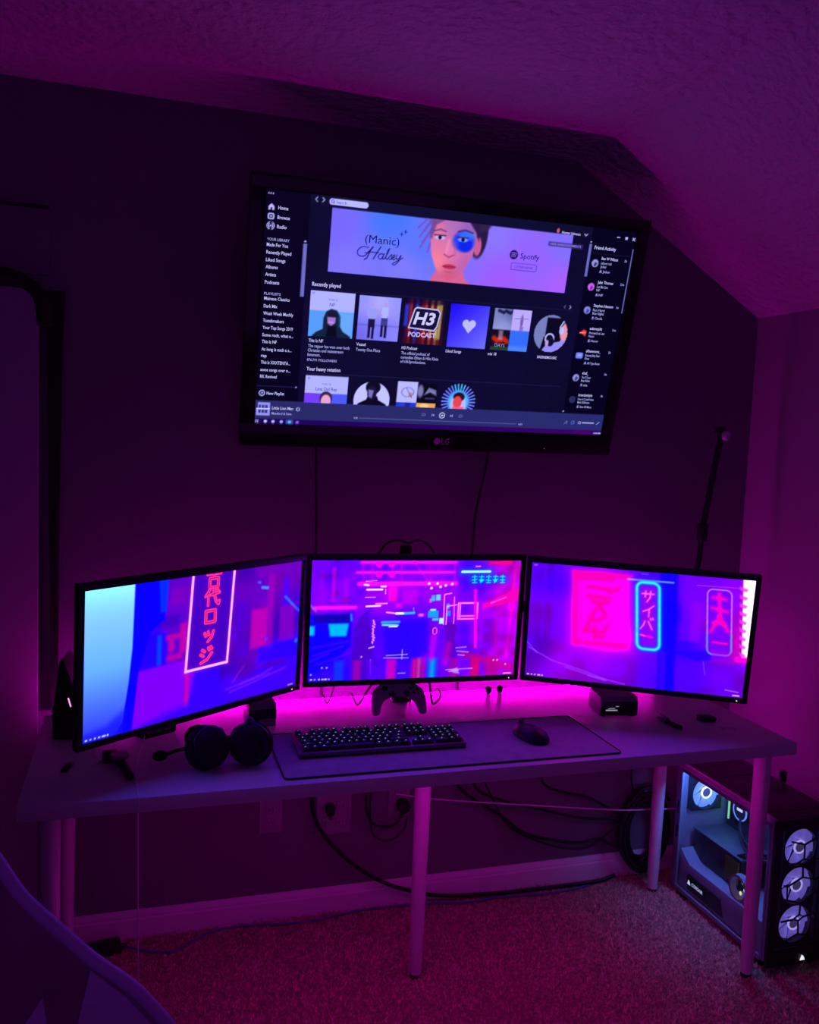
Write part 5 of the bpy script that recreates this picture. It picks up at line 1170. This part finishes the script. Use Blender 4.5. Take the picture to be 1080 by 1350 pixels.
# inside: board, graphics card, cooler, memory, hoses, light strip
bo = MB().bx(.193, .1995, .20, .455, .15, .435, .001).build('circuit_board', mat('dark_board', (.03, .04, .05), .5, noise=.3, nscale=90), pc)
for i in range(5): MB().bx(.186, .193, .245 + i * .03, .262 + i * .03, .160, .176, .001).build('board_part', M_METAL, bo)
for i in range(4): MB().bx(.160, .193, .405 - i * .011, .411 - i * .011, .275, .405, .001).build('memory_stick', M_DARK if i else mat('green_lit_memory', (.2, .4, .2), emit=(.30, .95, .35), estr=.9), pc)
gc = MB().bx(.060, .190, .205, .452, .132, .232, .003).build('graphics_card', M_BLACK, pc)
MB().bx(.058, .190, .203, .454, .232, .236, .001).build('card_backplate', mat('backplate', (.20, .24, .26), .35, metal=.5, noise=.1), gc)
M_GOLD = mat('gold_fins', (.55, .40, .10), .35, metal=.8, noise=.1)
for i in range(9): MB().bx(.054, .0602, .212 + i * .0075, .2145 + i * .0075, .150, .222).build('cooling_fin', M_GOLD, gc)
cl = MB().lathe([(.001, .148), (.030, .148), (.034, .154), (.034, .193)], (0, .335, .335), 'x', 28).build('cooler_block', M_DARK, pc)
MB().lathe([(.030, .1465), (.034, .1465), (.034, .150), (.030, .150)], (0, .335, .335), 'x', 36, hollow=True).build('cooler_ring', mat('cooler_rim', (.5, .5, .6), emit=(.35, .42, .9), estr=.5), cl)
MB().bx(.1455, .148, .322, .348, .334, .342).build('cooler_mark', M_SAIL, cl)
for k, dz in enumerate((0, .022)): MB().tube([(.165, .350, .325 - dz), (.130, .30, .285 - dz), (.100, .22, .270 - dz), (.095, .12, .290 - dz), (.100, .062, .32 - dz)], .0058, 10).build('cooler_hose', M_RUBBER, pc)
for k in range(3): MB().tube([(.185, .215, .20 + .012 * k), (.12, .185, .235 + .01 * k), (.075, .195, .245 + .008 * k), (.068, .235, .238)], .0030, 6).build('power_lead', M_RUBBER, gc)
pm = MB().lathe([(.034, .018), (.042, .018), (.042, .040), (.034, .040)], (0, .165, .170), 'x', 32, hollow=True).build('pump_ring', M_CASE, pc)
for (y, z, col) in ((.160, .188, (1, .85, .4)), (.150, .168, (.35, 1, .5)), (.168, .150, (1, .75, .25)), (.145, .195, (.9, 1, .8))): MB().sph((.035, y, z), .0055, (.6, 1, 1.2), 10, 6).build('glowing_speck', mat('speck_glow', (.1, .1, .1), emit=col, estr=1.3), pm)  # small glowing specks in yellow, green and white
MB().bx(.012, .020, .060, .440, H_ - .020, H_ - .0135).build('light_strip', mat('blue_case_led', (.3, .4, .8), emit=(.10, .24, 1.0), estr=80), pc)
stub = thing('usb_dongle', 'small black stub standing on top of the computer tower', 'dongle', (CX + .205, CY + .215, H_ + .0015))
MB().bx(-.007, .007, -.005, .005, 0, .014, .001).build('connector', M_METAL, stub); MB().bx(-.010, .010, -.007, .007, .0142, .050, .003).build('body', M_BLACK, stub)

# ------------------------------------------------------------------ swivel chair at the lower left
ch = thing('desk_chair', 'dark purple rounded chair back with piping in the lower left foreground', 'chair', (-.20, -.36, 0))
M_CH = mat('maroon_leather', (.20, .07, .16), .42, noise=.15, nscale=14, bump=.15, bscale=260)
M_CH2 = mat('violet_leather', (.42, .32, .58), .45, noise=.08, nscale=20, bump=.15, bscale=260)
M_PIPE = mat('violet_piping', (.42, .30, .62), .4, noise=.05)
edge = [(.0, 1.075), (.09, 1.06), (.16, 1.015), (.205, .94), (.238, .881), (.271, .822), (.304, .781), (.349, .731), (.383, .694), (.443, .639), (.479, .594), (.510, .548), (.528, .49), (.52, .42), (.46, .36), (.30, .335), (.0, .33)]
full = edge + [(-x, z) for x, z in edge[-2:0:-1]]
YC0 = -.14
MB().prism([(x * .985, .33 + (z - .33) * .985) for x, z in full], 'y', YC0 - .022, YC0 + .022, .012, 3).build('backrest', M_CH, ch)
MB().tube([(x * .982, YC0 - .012, .33 + (z - .33) * .984) for x, z in full], .0115, 10, 3, closed=True).build('piping', M_PIPE, ch)
def chair_px(dx, z): return (dx, z)
for poly in ([(.372, .680), (.425, .628), (.460, .583), (.486, .542), (.498, .49), (.44, .42), (.335, .45), (.345, .555)], [(.303, .648), (.309, .60), (.300, .45), (.20, .45), (.245, .575), (.28, .612)]):
    for sg in (1, -1): MB().prism([(sg * x, z) for x, z in poly], 'y', YC0 - .0265, YC0 - .020, .002).build('side_panel', M_CH2, ch)
MB().prism(rrect(-.26, -.10, .26, .36, .07), 'z', .40, .50, .03, 3).build('seat', M_CH, ch)
MB().cyl((0, .13, .07), (0, .13, .40), .028, n=20).cyl((0, .13, .36), (0, .13, .40), .09, n=20).build('gas_column', M_BLACK, ch)
for k in range(5):
    a = math.radians(90 + 72 * k); e = Vector((.28 * math.cos(a), .13 + .28 * math.sin(a), .062))
    l = MB().tube([(0, .13, .085), (e.x * .5, .13 + (e.y - .13) * .5, .080), e], .020, 10, 3).build('base_leg', M_BLACK, ch)
    MB().cyl((e.x - .022, e.y, .028), (e.x + .022, e.y, .028), .026, n=16).cyl((e.x, e.y, .03), (e.x, e.y, .06), .006, n=8).build('caster', M_RUBBER, l)
